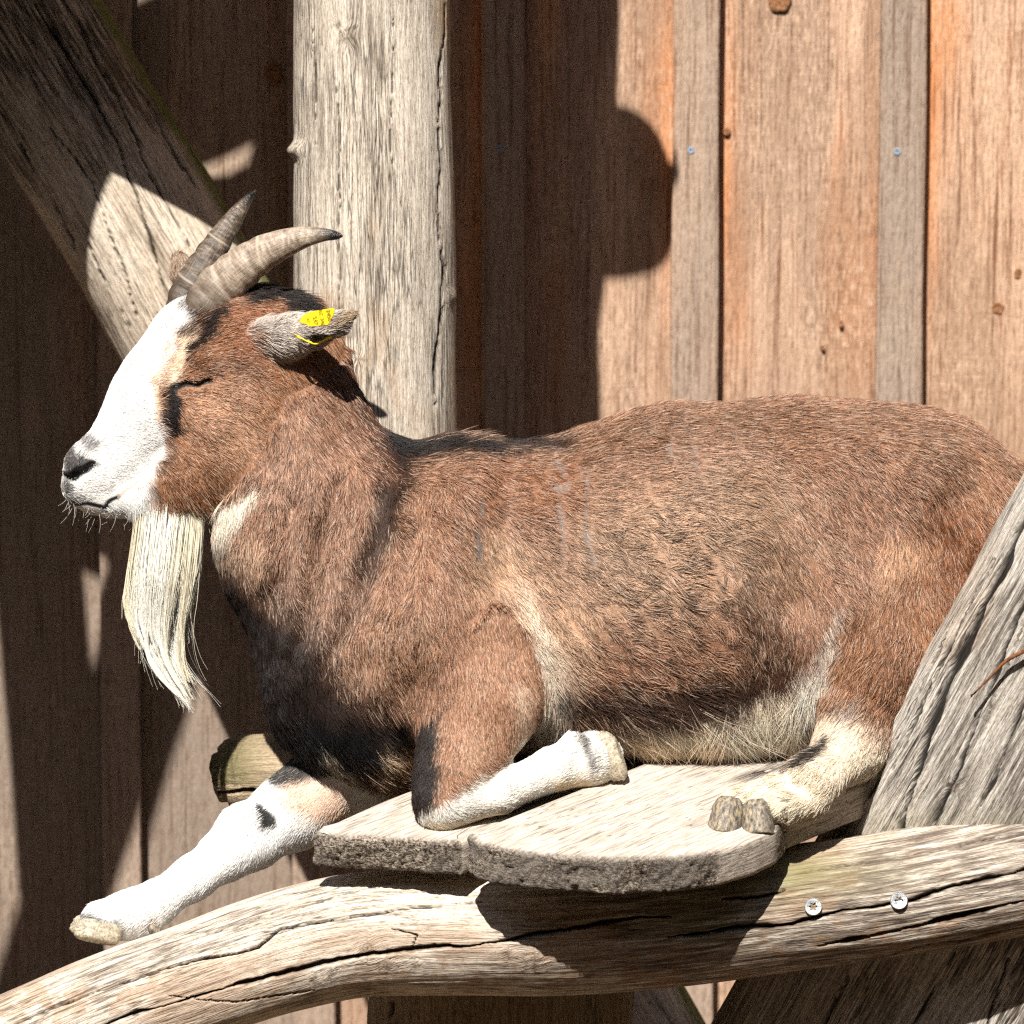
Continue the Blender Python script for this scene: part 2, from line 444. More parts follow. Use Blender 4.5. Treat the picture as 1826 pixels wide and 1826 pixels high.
def knot(parent, u, v, r, mat):
    c = at_y(u, v, YW - .0008); n = 28; t = np.linspace(0, 2 * math.pi, n, endpoint=False)
    V, F = [], []
    for q, (f, h) in enumerate(((1.0, -.0009), (.85, .0004), (.62, .0003), (.55, 0.0), (.2, .0003))):
        rr = r * S * f * (1 + .12 * np.sin(2 * t + u) + .06 * np.sin(5 * t))
        V.append(np.stack([c[0] + rr * np.cos(t) * .8, 0 * t + c[1] - h, c[2] + rr * np.sin(t)], -1))
    for q in range(4):
        for j in range(n): F.append((q * n + j, q * n + (j + 1) % n, (q + 1) * n + (j + 1) % n, (q + 1) * n + j))
    F.append([4 * n + j for j in range(n)])
    mesh_obj('knot', np.vstack(V), F, mat, parent, True)
km = NT('knot_wood'); kg = km.noise(km.n('TexCoord').outputs['Object'], 300, 4, .6)
km = km.out(km.ramp(kg, [(.35, (112, 74, 50)), (.65, (176, 128, 92))]), .8, km.bump(kg, .4, .001), .2)
for u_, v_, r_ in ((1296, 235, 9), (1780, 550, 15), (1815, 488, 11), (1390, 2, 26), (1500, 578, 7), (488, 130, 22), (1467, 620, 6)):
    knot(wall, u_, v_, r_, km)

# ------------------------------------------------------------------ logs of the climbing frame
m_curved = log_material('pale_log', (226, 212, 192), (196, 180, 160), (126, 110, 96), (176, 138, 100), 1, .45, .42)
def moss_curved(u, v, th, s):
    a = np.exp(-((u - 1370) / 190) ** 2 - ((v - 1555) / 42) ** 2) * 1.1
    b = np.exp(-((u - 1240) / 90) ** 2 - ((v - 1640) / 50) ** 2) * .6
    return np.clip(a + b, 0, 1) * .8
m_curved = log_material('pale_log', (232, 221, 206), (200, 186, 168), (104, 90, 80), (152, 114, 80), 1, .85, .5, moss=(126, 122, 80))
curved = empty('curved_log', P(900, 1770, 190))
tag(curved, 'long pale curved log lying across the front under the platform', 'log')
CL = [(-260, 2030, 190, 104), (-100, 1937, 190, 105), (40, 1872, 190, 105), (200, 1802, 190, 105), (350, 1748, 190, 107), (500, 1698, 190, 109),
      (640, 1668, 190, 111), (800, 1662, 190, 113), (1000, 1660, 190, 115), (1200, 1645, 190, 114), (1400, 1621, 190, 112), (1600, 1593, 190, 114), (1826, 1551, 190, 117), (2050, 1508, 190, 119)]
log('trunk', CL, m_curved, curved, ns=760, nth=210, seed=2, lump=.03, cracks=[
    [(150, 1842, 2.2), (197, 1824, 2.4), (427, 1752, 3.0), (600, 1712, 3.2), (658, 1699, 3.6), (828, 1686, 3.4), (986, 1663, 3.0), (1100, 1642, 2.2), (1200, 1632, 1)],
    [(23, 1826, 1.2), (99, 1791, 1.4), (184, 1765, 1.5), (315, 1719, 1.4), (460, 1689, 1.3), (500, 1656, 1.4), (582, 1640, 1.4), (763, 1617, 1.3), (861, 1609, 1)],
    [(1190, 1675, 2), (1300, 1656, 3), (1420, 1646, 2.6), (1530, 1620, 2.2), (1640, 1600, 3), (1740, 1572, 3.2), (1826, 1550, 2.5), (1900, 1538, 2)],
    [(1460, 1685, 2), (1560, 1668, 3.5), (1690, 1640, 3.5), (1826, 1610, 2.6), (1900, 1598, 2)],
    [(300, 1690, .8), (420, 1650, .8), (520, 1618, .8), (640, 1590, .6)], [(1420, 1560, .8), (1560, 1535, 1), (1700, 1510, 1), (1850, 1480, 1)],
    [(1290, 1602, 1.6), (1350, 1598, 1.6), (1400, 1588, 1)], [(1500, 1720, 1), (1650, 1690, 1.2), (1826, 1655, 1)],
    [(700, 1655, .7), (745, 1668, .9), (735, 1690, .7)], [(300, 1772, .7), (420, 1790, .8), (560, 1765, .7)]],
    depth=.9, knots=[(690, 1720, 12, 1), (655, 1690, 16, 2), (955, 1712, 14, 2), (905, 1700, 9, 1), (590, 1735, 9, 1), (560, 1745, 8, 1), (740, 1720, 9, 1)], moss=moss_curved,
    wear=lambda u, v: (1.0 * sm(780, 1250, u) * (.35 + .65 * sm(1590, 1680, v + .13 * (u - 1000))) - .45 * sm(760, 400, u), (.35 + 1.0 * sm(.15, .45, fbm(u / 34, v / 22, 0, 77, 3))) * np.exp(-((v - np.interp(u, [300, 640, 1100, 1826], [1788, 1740, 1725, 1650])) / 44) ** 2) - .12, .15 + .4 * sm(900, 1300, u)))
for su, sv in ((1450, 1617), (1603, 1606)):
    th = math.asin((sv - np.interp(su, [p[0] for p in CL], [p[1] for p in CL])) / 113)
    c_ = P(su, sv, 190 + 112 * math.cos(th) + 3)
    disc_screw('screw', c_, UP * .15 - FW, 15.5 * S, curved)

m_lean = log_material('grey_log', (234, 222, 206), (200, 184, 164), (58, 52, 48), (160, 136, 108), 4, .9, .3, moss=(92, 98, 40), line_amt=.9)
lean = empty('leaning_log', P(640, 1100, -1100))
tag(lean, 'thick grey leaning log with a mossy edge behind the goat head', 'log')
log('trunk', [(-520, -860, -1100, 150), (-170, -290, -1100, 151), (0, -15, -1100, 151), (229, 362, -1100, 150), (390, 645, -1100, 150), (560, 930, -1100, 152), (760, 1270, -1100, 154), (1050, 1770, -1100, 156), (1500, 2560, -1100, 160)],
    m_lean, lean, ns=620, nth=170, seed=7, lump=.03, wear=lambda u, v: (1.2 * sm(480, 80, v + .25 * u) - .3, 0 * u, .2 + 0 * u), cracks=[
    [(-30, 140, 1.5), (40, 260, 2.2), (100, 380, 2.5), (130, 440, 1.6)], [(60, 0, 1.5), (140, 130, 1.6), (215, 265, 1.4), (260, 400, 1.5), (290, 510, 1.6)],
    [(130, 20, 1.2), (200, 160, 1.6), (275, 320, 1.1), (340, 440, 1)], [(90, 230, 1), (165, 330, 1.3), (215, 470, 1), (250, 580, 1)], [(260, 185, 1), (310, 270, 1.5), (350, 330, 1)],
    [(150, 420, .9), (190, 510, .9), (240, 600, .7)]], depth=.8,
    moss=lambda u, v, th, s: sm(.95, 1.25, np.abs(th)) * (np.sin(th) * 0 + 1) * (np.abs(th) < 2.6) * np.where((u - 229) * .856 - (v - 362) * .516 > 0, 1, 0))

m_post = log_material('tan_post', (212, 202, 188), (176, 162, 144), (104, 92, 80), (166, 130, 92), 6, .6, .6, line_amt=.9)
post = empty('climbing_post', P(672, 1420, -400))
tag(post, 'upright round weathered post behind the goat neck', 'post')
log('trunk', [(750, -1750, -400, 168), (728, -1100, -400, 162), (695, -760, -400, 150), (668, -540, -400, 142), (664, 0, -400, 140), (667, 300, -400, 142), (671, 770, -400, 146), (674, 1200, -400, 149), (676, 1420, -400, 150)],
    m_post, post, ns=700, nth=170, seed=12, lump=.022, cracks=[[(600, 140, .8), (603, 240, 1.0), (602, 420, 1.0), (606, 700, 1.0)], [(797, -50, 1.2), (787, 150, 1.5), (786, 400, 1.6), (790, 560, 1.8), (778, 640, 3), (775, 720, 2)],
    [(700, 0, .5), (702, 160, .7), (695, 330, .7)], [(558, 30, .5), (562, 160, .7), (560, 260, .5)]],
    depth=.6, knots=[(619, 62, 15, 3), (601, 47, 8, -3), (528, 268, 14, 16), (806, 530, 12, 4), (640, 640, 7, 1)])
# rungs of the same frame, above the picture; they shade the wall and the leaning log
for k, ps in enumerate([[(700, -1240, -400, 80), (251, -1026, -400, 92), (59, -937, -400, 95), (-420, -800, -400, 95)],
                        [(690, -680, -400, 90), (238, -672, -400, 108), (95, -650, -400, 108), (-420, -640, -400, 100)],
                        [(690, -262, -400, 115), (246, -307, -400, 134), (44, -367, -400, 136), (-70, -347, -400, 140), (-180, -370, -400, 130), (-420, -460, -400, 120)]]):
    log('rung', ps, m_post, post, ns=90, nth=60, seed=20 + k)
log('stub', [(700, -765, -400, 60), (800, -768, -400, 95), (900, -770, -400, 92), (950, -772, -400, 70), (972, -772, -400, 30)], m_post, post, ns=60, nth=50, seed=25)
log('side_post', [(-307, -1750, -400, 83), (-306, -300, -400, 85), (-306, 600, -400, 84), (-300, 2900, -400, 86)], m_post, post, ns=160, nth=60, seed=26)
brace = log('brace_log', [(215, -1500, 100, 84), (-289, -482, 100, 86), (-560, 60, 100, 86), (-1275, 1500, 100, 90), (-1925, 2800, 100, 94)], m_lean, None, ns=160, nth=60, seed=29)
tag(brace, 'slanting log just outside the left edge, shading the wall', 'log')

m_trunk = log_material('silver_trunk', (226, 219, 208), (172, 161, 148), (80, 73, 67), (168, 138, 110), 9, .7, .3, moss=(112, 110, 74), line_amt=1.0)
big = empty('split_log', P(1300, 2600, -500))
tag(big, 'massive silver grey split trunk leaning in front of the goat rump', 'trunk')
def trk(t): # along the left edge from (1826,845) to (1269,1826)
    return 1826 + (1269 - 1826) * t, 845 + (1826 - 845) * t
tp = []
for t_, wd in ((-.55, 600), (-.25, 470), (0.0, 372), (.25, 268), (.5, 142), (.72, 0), (.95, -70), (1.25, -175), (1.7, -350)):
    eu, ev = trk(t_); tp.append((eu + .87 * 325, ev + .494 * 325, wd, 325, .34))
log('trunk', tp, m_trunk, big, ns=820, nth=430, seed=33, lump=.02, wear=lambda u, v: (.25 * sm(1250, 1480, v), 0 * u, .35 + 0 * u), cracks=[
    [(1840, 900, 4.9), (1790, 1010, 6.8), (1740, 1110, 6.8), (1690, 1210, 6.8), (1655, 1310, 4.9), (1625, 1420, 3.9), (1600, 1500, 3.0)],
    [(1850, 1030, 3.0), (1790, 1150, 3.3), (1745, 1270, 3.3), (1700, 1390, 3.0), (1660, 1480, 2.5)],
    [(1826, 1245, 2.5), (1790, 1340, 3.0), (1750, 1440, 2.5)], [(1770, 1000, 1.9), (1690, 1160, 2.5), (1640, 1260, 2.5), (1590, 1370, 1.9)], [(1700, 1110, 1.6), (1640, 1230, 1.9), (1585, 1340, 1.9), (1550, 1420, 1.6)],
    [(1826, 1110, 1.2), (1780, 1210, 1.3), (1760, 1270, 1.0)], [(1700, 1700, 1.9), (1650, 1790, 2.3), (1600, 1880, 1.9)], [(1510, 1740, 1.6), (1470, 1826, 1.9), (1430, 1900, 1.9)], [(1800, 1710, 1.6), (1770, 1800, 1.9), (1740, 1900, 1.9)]],
    depth=.75, moss=lambda u, v, th, s: np.exp(-((v - 1470) / 30) ** 2) * .25, knots=[(1700, 1405, 12, 1)])

m_dark = log_material('mossy_log', (188, 168, 140), (150, 132, 108), (84, 72, 60), (140, 112, 80), 14, .6, .5, moss=(104, 98, 66))
rear = empty('rear_bearer', P(900, 1380, -330))
tag(rear, 'mossy round log end poking out behind the goat chest', 'log')
log('trunk', [(398, 1385, -330, 46), (404, 1384, -330, 60), (425, 1382, -330, 68), (480, 1380, -330, 71), (800, 1372, -330, 74), (1300, 1360, -330, 76), (1900, 1345, -330, 78)],
    m_dark, rear, ns=260, nth=110, seed=41, lump=.03, cracks=[[(402, 1418, 3), (440, 1412, 3.2), (500, 1408, 3)]], depth=1.4,
    moss=lambda u, v, th, s: np.exp(-((u - 400) / 60) ** 2) * (v < 1400))
sup = empty('support_post', P(890, 2700, 100))
tag(sup, 'thick dark post in shadow below the curved log', 'post')
log('trunk', [(885, 1650, -160, 235), (888, 1800, -160, 240), (890, 2700, -160, 250)], m_dark, sup, ns=160, nth=160, seed=44, lump=.05, cracks=[[(700, 1790, 4), (705, 1860, 4)]])

# twig in front of the trunk
tw = NT('twig_bark'); tg_ = tw.noise(tw.n('TexCoord').outputs['Object'], 200, 3); tw = tw.out(tw.ramp(tg_, [(.3, (84, 48, 30)), (.7, (146, 96, 62))]), .6, None, .4)
twig = log('twig', [(1745, 1228, 352, 1.5), (1768, 1205, 362, 2.2), (1790, 1182, 372, 3), (1812, 1168, 382, 3.5), (1850, 1150, 395, 4), (1920, 1120, 410, 4)], tw, None, ns=60, nth=12, seed=51, lump=.2)
tag(twig, 'thin reddish brown twig against the silver trunk at the right edge', 'twig')

# ------------------------------------------------------------------ platform of two planks
m_plank = NT('sawn_oak')
def plank_mat():
    t = m_plank
    pc = t.attr('pc'); end = t.attr('end', 'Fac')
    g1 = t.noise(t.vmul(pc, (34, 560, 560)), 1, 3, .68)
    g3 = t.noise(t.vmul(pc, (14, 22, 22)), 1, 3, .6)
    c = t.ramp(g1, [(.3, (136, 122, 108)), (.46, (188, 176, 162)), (.6, (216, 204, 190))])
    c = t.mix(t.ramp(g3, [(.5, 0.0), (.68, .45)]), c, (158, 148, 138))
    l = t.lines(t.vmul(pc, (13, 230, 230)), .03, 1, 1)
    l = t.math('MULTIPLY', l, t.ramp(g3, [(.42, .15), (.56, .8)]))
    c = t.mix(l, c, (84, 68, 56))
    e1 = t.noise(t.vmul(pc, (420, 300, 640)), 1, 5, .8)
    ce = t.ramp(e1, [(.39, (26, 22, 20)), (.48, (108, 95, 84)), (.57, (198, 184, 166))])
    ce = t.mix(t.ramp(g3, [(.42, .55), (.6, 0.0)]), ce, (62, 58, 56))
    ef = t.math('ADD', end, t.math('MULTIPLY', t.math('SUBTRACT', g3, .5), 1.4), clamp=True)
    ef = t.math('MULTIPLY', ef, t.ramp(end, [(.02, 0.0), (.3, 1.0)]))
    c = t.mix(ef, c, ce)
    h = t.math('ADD', g1, t.math('MULTIPLY', t.math('MULTIPLY', e1, end), 2.6))
    return t.out(c, .9, t.bump(h, .8, .0016), .15)
m_plank = plank_mat()
SL = .43
def plank(outline, v0, thick, parent, seed):
    """outline in photo pixels of the top face, laid on the plane v = v0 + SL*w"""
    pts = []
    for a, b in zip(outline, outline[1:] + outline[:1]):
        n = max(2, int(math.hypot(b[0] - a[0], b[1] - a[1]) / 3))
        for k in range(n): pts.append((a[0] + (b[0] - a[0]) * k / n, a[1] + (b[1] - a[1]) * k / n))
    pts = np.array(pts)
    # smooth the corners a little
    for _ in range(5): pts = .5 * pts + .25 * (np.roll(pts, 1, 0) + np.roll(pts, -1, 0))
    q = np.stack([cor(u, v, (v - v0) / SL) for u, v in pts])
    nrm = np.array([0, -1.0, SL]); nrm /= np.linalg.norm(nrm)       # up from the face in the metric frame
    cen = q.mean(0)
    e1 = np.array([225.0, -90, -90 / SL]); e1 /= np.linalg.norm(e1)  # along the grain
    e2 = np.cross(nrm, e1)
    tang = np.roll(q, -1, 0) - np.roll(q, 1, 0); tang /= np.linalg.norm(tang, axis=1)[:, None]
    outw = np.cross(tang, nrm); outw *= np.sign(np.sum(outw * (q - cen), 1))[:, None]
    endn = sm(.12, .5, np.abs(outw @ e1))
    lev = [(-30, 0, .0), (-13, 0, .2), (-5, .6, .6), (0, 4, .9)] + [(1.5, d, 1.0) for d in np.linspace(8, thick - 5, 13)] + [(-2, thick, 1), (-34, thick, .3)]
    V, E = [], []
    for inset, down, ef in lev:
        p = q + outw * inset - nrm * down
        nn = fbm(p[:, 0] / 8, p[:, 1] / 8, p[:, 2] / 8, seed, 3)
        n2 = noise(p[:, 0] / 45, p[:, 1] / 45, p[:, 2] / 45, seed + 3)
        if inset > -10: p = p + outw * ((nn * 3.0 + n2 * 5) * (endn if down > 0 else .5 * endn) * (.4 + .6 * ef))[:, None]
        if -10 < inset < 0 and down < 4: p = p - nrm * (np.maximum(nn, 0) * 3.5 * endn)[:, None]
        V.append(p); E.append(ef * (.25 + .75 * endn))
    n = len(q); F = []
    top, bot = V[0], V[-1]
    V = [top + (top.mean(0) - top) * f for f in (.985, .75, .45, .2)] + V + [bot + (bot.mean(0) - bot) * f for f in (.5, .985)]
    E = [E[0]] * 4 + E + [E[-1]] * 2; lev = [0] * len(V)
    for k in range(len(lev) - 1):
        for j in range(n): F.append((k * n + j, k * n + (j + 1) % n, (k + 1) * n + (j + 1) % n, (k + 1) * n + j))
    F.append(list(range(n))); F.append([(len(lev) - 1) * n + j for j in range(n)][::-1])
    V = np.vstack(V); pc = np.stack([(V - cen) @ e1, (V - cen) @ e2, (V - cen) @ nrm], -1) * S + seed
    o = mesh_obj('plank', frame2world(V), F, m_plank, parent, True, {'pc': pc, 'end': np.concatenate(E)})
    o.data.polygons[len(F) - 1].use_smooth = False; o.data.polygons[len(F) - 2].use_smooth = False
    return o
plat = empty('platform', P(1000, 1500, 200))
tag(plat, 'grey platform of two thick planks with crumbling ends under the goat', 'platform')
plank([(556, 1484), (600, 1491), (713, 1497), (822, 1503), (1490, 1236), (1180, 1236), (680, 1428)], 1352, 62, plat, 61)
plank([(833, 1486), (850, 1504), (905, 1517), (1000, 1527), (1100, 1532), (1200, 1528), (1280, 1517), (1345, 1498), (1385, 1478), (1402, 1452), (1900, 1252), (1462, 1234)], 1322, 68, plat, 67)
log('bearer', [(700, 1500, 175, 26), (1000, 1502, 175, 27), (1330, 1488, 175, 26)], m_dark, plat, ns=60, nth=30, seed=71)

# ------------------------------------------------------------------ goat: one skin grown from blended bones
BODY, HEAD, EAR, FORE_N, FORE_F, HIND = range(6)
prims = []
def chain(pts, part, k, f=1.0, n=(0, 0, 1), carve=False):
    """pts (u, v, w, r); f > 1 thins the limb along n by that factor"""
    n = np.array(n, float); n /= np.linalg.norm(n)
    for a, b in zip(pts[:-1], pts[1:]):
        fa = a[4] if len(a) > 4 else f
        prims.append((cor(*a[:3]), cor(*b[:3]), a[3] * (1 - a[2] * S / D), b[3] * (1 - b[2] * S / D), fa, n, part, k, carve))
# trunk
chain([(672, 1180, 0, 190, 1.25), (800, 1072, 0, 272, 1.25), (1000, 1062, 0, 262, 1.22), (1200, 1042, -10, 304, 1.25), (1420, 1034, -25, 308, 1.3), (1590, 1040, -50, 302, 1.45), (1800, 1150, -70, 262, 1.4)], BODY, 60)
chain([(638, 1226, 0, 148), (700, 1240, 0, 168)], BODY, 60, 1.1)
chain([(505, 662, 0, 108, 1.45), (520, 815, 0, 142, 1.5), (586, 958, 0, 198, 1.42), (682, 1088, 0, 242, 1.32)], BODY, 55)
chain([(820, 980, 110, 105), (770, 1130, 150, 118), (800, 1210, 165, 100)], BODY, 70)
chain([(1500, 870, 120, 70), (1640, 900, 110, 110)], BODY, 90)
# head
chain([(425, 628, 10, 112), (490, 640, 0, 116)], HEAD, 40, 1.2)
chain([(350, 622, 10, 92, 1.25), (303, 718, 10, 98, 1.3), (192, 838, 10, 65, 1.3)], HEAD, 45)
chain([(160, 836, 10, 47), (150, 866, 10, 40)], HEAD, 25, 1.15)
chain([(170, 888, 10, 29), (200, 888, 10, 32), (258, 882, 10, 44)], HEAD, 16, 1.05)
chain([(250, 868, 10, 50), (355, 824, 20, 78), (445, 786, 22, 88)], HEAD, 26, 1.25)
chain([(430, 715, 25, 92), (405, 760, 25, 78)], HEAD, 50, 1.1)
chain([(325, 655, 72, 17), (365, 650, 80, 22), (405, 655, 82, 18)], HEAD, 22)
chain([(338, 682, 72, 29), (354, 680, 75, 29)], HEAD, 10)
chain([(330, 730, 70, 14), (385, 760, 84, 20)], HEAD, 30)
# ears
chain([(478, 607, 84, 42), (520, 599, 116, 38), (560, 590, 140, 29), (600, 577, 150, 20), (631, 560, 152, 6)], EAR, 16, 1.6, (0, .4, .9))
chain([(345, 520, -70, 22), (330, 488, -92, 24), (322, 470, -104, 18)], EAR, 14, 1.5, (.6, 0, .8))
# near foreleg, folded under
chain([(840, 1170, 150, 112), (858, 1262, 195, 84), (815, 1380, 248, 62), (786, 1432, 280, 46)], FORE_N, 64)
chain([(788, 1440, 288, 40), (890, 1414, 262, 35), (985, 1372, 205, 37), (1050, 1356, 168, 46), (1066, 1352, 160, 44)], FORE_N, 14)
chain([(1000, 1352, 215, 20), (1020, 1330, 200, 24)], FORE_N, 14)
# far foreleg, stretched forward onto the log
chain([(620, 1370, -70, 84), (520, 1448, -30, 66), (445, 1492, 10, 54), (405, 1522, 32, 44), (345, 1565, 64, 36), (275, 1612, 108, 36), (236, 1630, 128, 40), (182, 1643, 150, 38)], FORE_F, 22)
chain([(430, 1478, 15, 40), (455, 1500, 10, 44)], FORE_F, 20)
chain([(238, 1640, 128, 26), (272, 1650, 130, 16)], FORE_F, 14)
# hind leg, folded
chain([(1670, 985, 50, 176), (1578, 1175, 122, 118), (1536, 1262, 160, 74)], HIND, 26)
chain([(1610, 1310, 100, 58), (1512, 1338, 190, 46), (1446, 1396, 270, 40), (1436, 1406, 282, 43)], HIND, 45)
chain([(1440, 1396, 285, 36), (1385, 1406, 305, 26), (1328, 1420, 320, 23), (1304, 1436, 326, 25)], HIND, 8)
chain([(1442, 1424, 292, 38), (1404, 1436, 320, 31), (1374, 1440, 330, 27), (1354, 1446, 336, 27)], HIND, 8)
n_solid = len(prims)
# carved folds: ear shell, mouth, nostril, lids, thigh crease
chain([(548, 616, 168, 19), (590, 600, 182, 15), (628, 570, 178, 5)], EAR, 8, carve=True)
chain([(122, 903, 20, 3.5), (140, 906, 40, 4), (182, 897, 56, 4.2), (215, 881, 62, 4), (242, 860, 66, 2.5)], HEAD, 5, carve=True)
chain([(116, 851, 20, 6), (132, 850, 44, 7), (150, 842, 55, 7.5), (163, 826, 58, 5)], HEAD, 6, carve=True)
chain([(309, 694, 94, 3), (330, 685, 100, 5), (352, 689, 103, 5), (376, 675, 102, 3)], HEAD, 5, carve=True)
chain([(1502, 1035, 262, 8), (1485, 1090, 268, 12), (1465, 1150, 262, 10), (1452, 1200, 250, 6)], HIND, 26, carve=True)

def prim_d(p, q):
    a, b, ra, rb, f, n = p[:6]
    if f != 1.0:
        sq = lambda x: x + (x @ n)[..., None] * n * (f - 1)
        a, b, q = sq(a), sq(b), sq(q)
    ab = b - a; pa = q - a
    t = np.clip((pa @ ab) / (ab @ ab), 0, 1)
    d = np.sqrt(((pa - t[..., None] * ab) ** 2).sum(-1)) - (ra + t * (rb - ra))
    return d
def smin(a, b, k):
    h = np.maximum(k - np.abs(a - b), 0) / k
    return np.minimum(a, b) - h * h * k * .25
def field(q, plist):
    """signed distance at points (N,3) and the part that is nearest"""
    q = q.astype(np.float32)
    d = np.full(len(q), 1e4, np.float32); part = np.zeros(len(q), int); best = np.full(len(q), 1e4, np.float32)
    for p in plist:
        m = p[7] + 25
        b0 = np.minimum(p[0] - p[2], p[1] - p[3]) - m; b1 = np.maximum(p[0] + p[2], p[1] + p[3]) + m
        i = np.nonzero((q > b0).all(1) & (q < b1).all(1))[0]
        if not len(i): continue
        pd = prim_d(tuple(x.astype(np.float32) if isinstance(x, np.ndarray) else x for x in p), q[i])
        if p[8]: d[i] = -smin(-d[i], pd, p[7])
        else:
            part[i] = np.where(pd < best[i], p[6], part[i]); best[i] = np.minimum(best[i], pd)
            d[i] = smin(d[i], pd, p[7])
    return d, part
def surface(plist, vox):
    lo = np.min([np.minimum(p[0] - p[2], p[1] - p[3]) for p in plist if not p[8]], 0) - 3 * vox
    hi = np.max([np.maximum(p[0] + p[2], p[1] + p[3]) for p in plist if not p[8]], 0) + 3 * vox
    n = np.ceil((hi - lo) / vox).astype(int) + 1
    ax = [lo[i] + vox * np.arange(n[i]) for i in range(3)]
    G = np.full(n, 1e4, np.float32)
    for p in plist:
        m = p[7] + 3 * vox
        b0 = np.minimum(p[0] - p[2], p[1] - p[3]) - m; b1 = np.maximum(p[0] + p[2], p[1] + p[3]) + m
        i0 = np.maximum(np.floor((b0 - lo) / vox).astype(int), 0); i1 = np.minimum(np.ceil((b1 - lo) / vox).astype(int) + 1, n)
        sl = tuple(slice(i0[i], i1[i]) for i in range(3))
        q = np.stack(np.meshgrid(*[ax[i][sl[i]].astype(np.float32) for i in range(3)], indexing='ij'), -1)
        pd = prim_d(tuple(x.astype(np.float32) if isinstance(x, np.ndarray) else x for x in p), q)
        G[sl] = -smin(-G[sl], pd, p[7]) if p[8] else smin(G[sl], pd, p[7])
    ins = G < 0
    c = np.zeros(n - 1, int)
    acc = np.zeros(tuple(n - 1) + (3,), np.float32); cnt = np.zeros(n - 1, np.float32)
    for axis in range(3):
        sl0 = [slice(None)] * 3; sl1 = [slice(None)] * 3; sl0[axis] = slice(0, -1); sl1[axis] = slice(1, None)
        g0, g1 = G[tuple(sl0)], G[tuple(sl1)]
        cr = (g0 < 0) != (g1 < 0)
        t = np.where(cr, g0 / np.where(cr, g0 - g1, 1), 0)
        oth = [i for i in range(3) if i != axis]
        for d0 in (0, 1):
            for d1 in (0, 1):
                s_ = [slice(None)] * 3
                s_[oth[0]] = slice(d0, n[oth[0]] - 1 + d0); s_[oth[1]] = slice(d1, n[oth[1]] - 1 + d1)
                m = cr[tuple(s_)]; tt = t[tuple(s_)]
                cnt += m
                acc[..., axis] += m * tt
                acc[..., oth[0]] += m * d0; acc[..., oth[1]] += m * d1
    act = cnt > 0
    idx = np.full(n - 1, -1); ijk = np.argwhere(act); idx[act] = np.arange(len(ijk))
    V = lo + vox * (ijk + acc[act] / cnt[act][:, None])
    F = []
    for axis in range(3):
        o = [i for i in range(3) if i != axis]
        sl0 = [slice(1, -1)] * 3; sl1 = [slice(1, -1)] * 3
        sl0[axis] = slice(0, -1); sl1[axis] = slice(1, None)
        g0, g1 = ins[tuple(sl0)], ins[tuple(sl1)]
        e = np.argwhere(g0 != g1); flip = g0[g0 != g1]
        e = e + np.array([0 if i == axis else 1 for i in range(3)])
        def at(d0, d1):
            x = e.copy(); x[:, o[0]] -= d0; x[:, o[1]] -= d1
            return idx[x[:, 0], x[:, 1], x[:, 2]]
        q = np.stack([at(0, 0), at(1, 0), at(1, 1), at(0, 1)], -1)
        if axis == 1: flip = ~flip
        q[flip] = q[flip][:, ::-1]
        F.append(q)
    return V, np.vstack(F)
def project(V, plist, it=3):
    for _ in range(it):
        d, part = field(V, plist)
        e = 1.5; g = np.stack([field(V + e * np.eye(3)[i], plist)[0] - field(V - e * np.eye(3)[i], plist)[0] for i in range(3)], -1) / (2 * e)
        gl = np.maximum(np.linalg.norm(g, axis=1), .3)
        V = V - np.clip(d, -6, 6)[:, None] * g / (gl ** 2)[:, None]
    return V, g / gl[:, None], part

V, F = surface(prims, 8.0)
F = F[(F >= 0).all(1)]
# refine the head: split its faces once more before settling on the surface
me = bpy.data.meshes.new('tmp'); me.from_pydata(V.tolist(), [], F.tolist())
bm = bmesh.new(); bm.from_mesh(me)
bm.verts.ensure_lookup_table()
hx, hy, _ = cor(450, 700, 0)
es = [e for e in bm.edges if all(v_.co.x < cor(640, 0, 0)[0] and v_.co.y < cor(0, 945, 0)[1] for v_ in e.verts)]
bmesh.ops.subdivide_edges(bm, edges=es, cuts=1, use_grid_fill=True)
es = [e for e in bm.edges if all(v_.co.x < cor(395, 0, 0)[0] and v_.co.y > cor(0, 655, 0)[1] and v_.co.y < cor(0, 940, 0)[1] and v_.co.z > -20 for v_ in e.verts)]
bmesh.ops.subdivide_edges(bm, edges=es, cuts=1, use_grid_fill=True)
bmesh.ops.triangulate(bm, faces=bm.faces[:])
V = np.array([v_.co[:] for v_ in bm.verts]); F = np.array([[v_.index for v_ in f.verts] for f in bm.faces])
bm.free(); bpy.data.meshes.remove(me)
V, NR, PART = project(V, prims, 1)
_h = np.nonzero((V[:, 0] < cor(640, 0, 0)[0]) & (V[:, 1] < cor(0, 945, 0)[1]))[0]
V[_h], NR[_h], _ = project(V[_h], prims, 2)
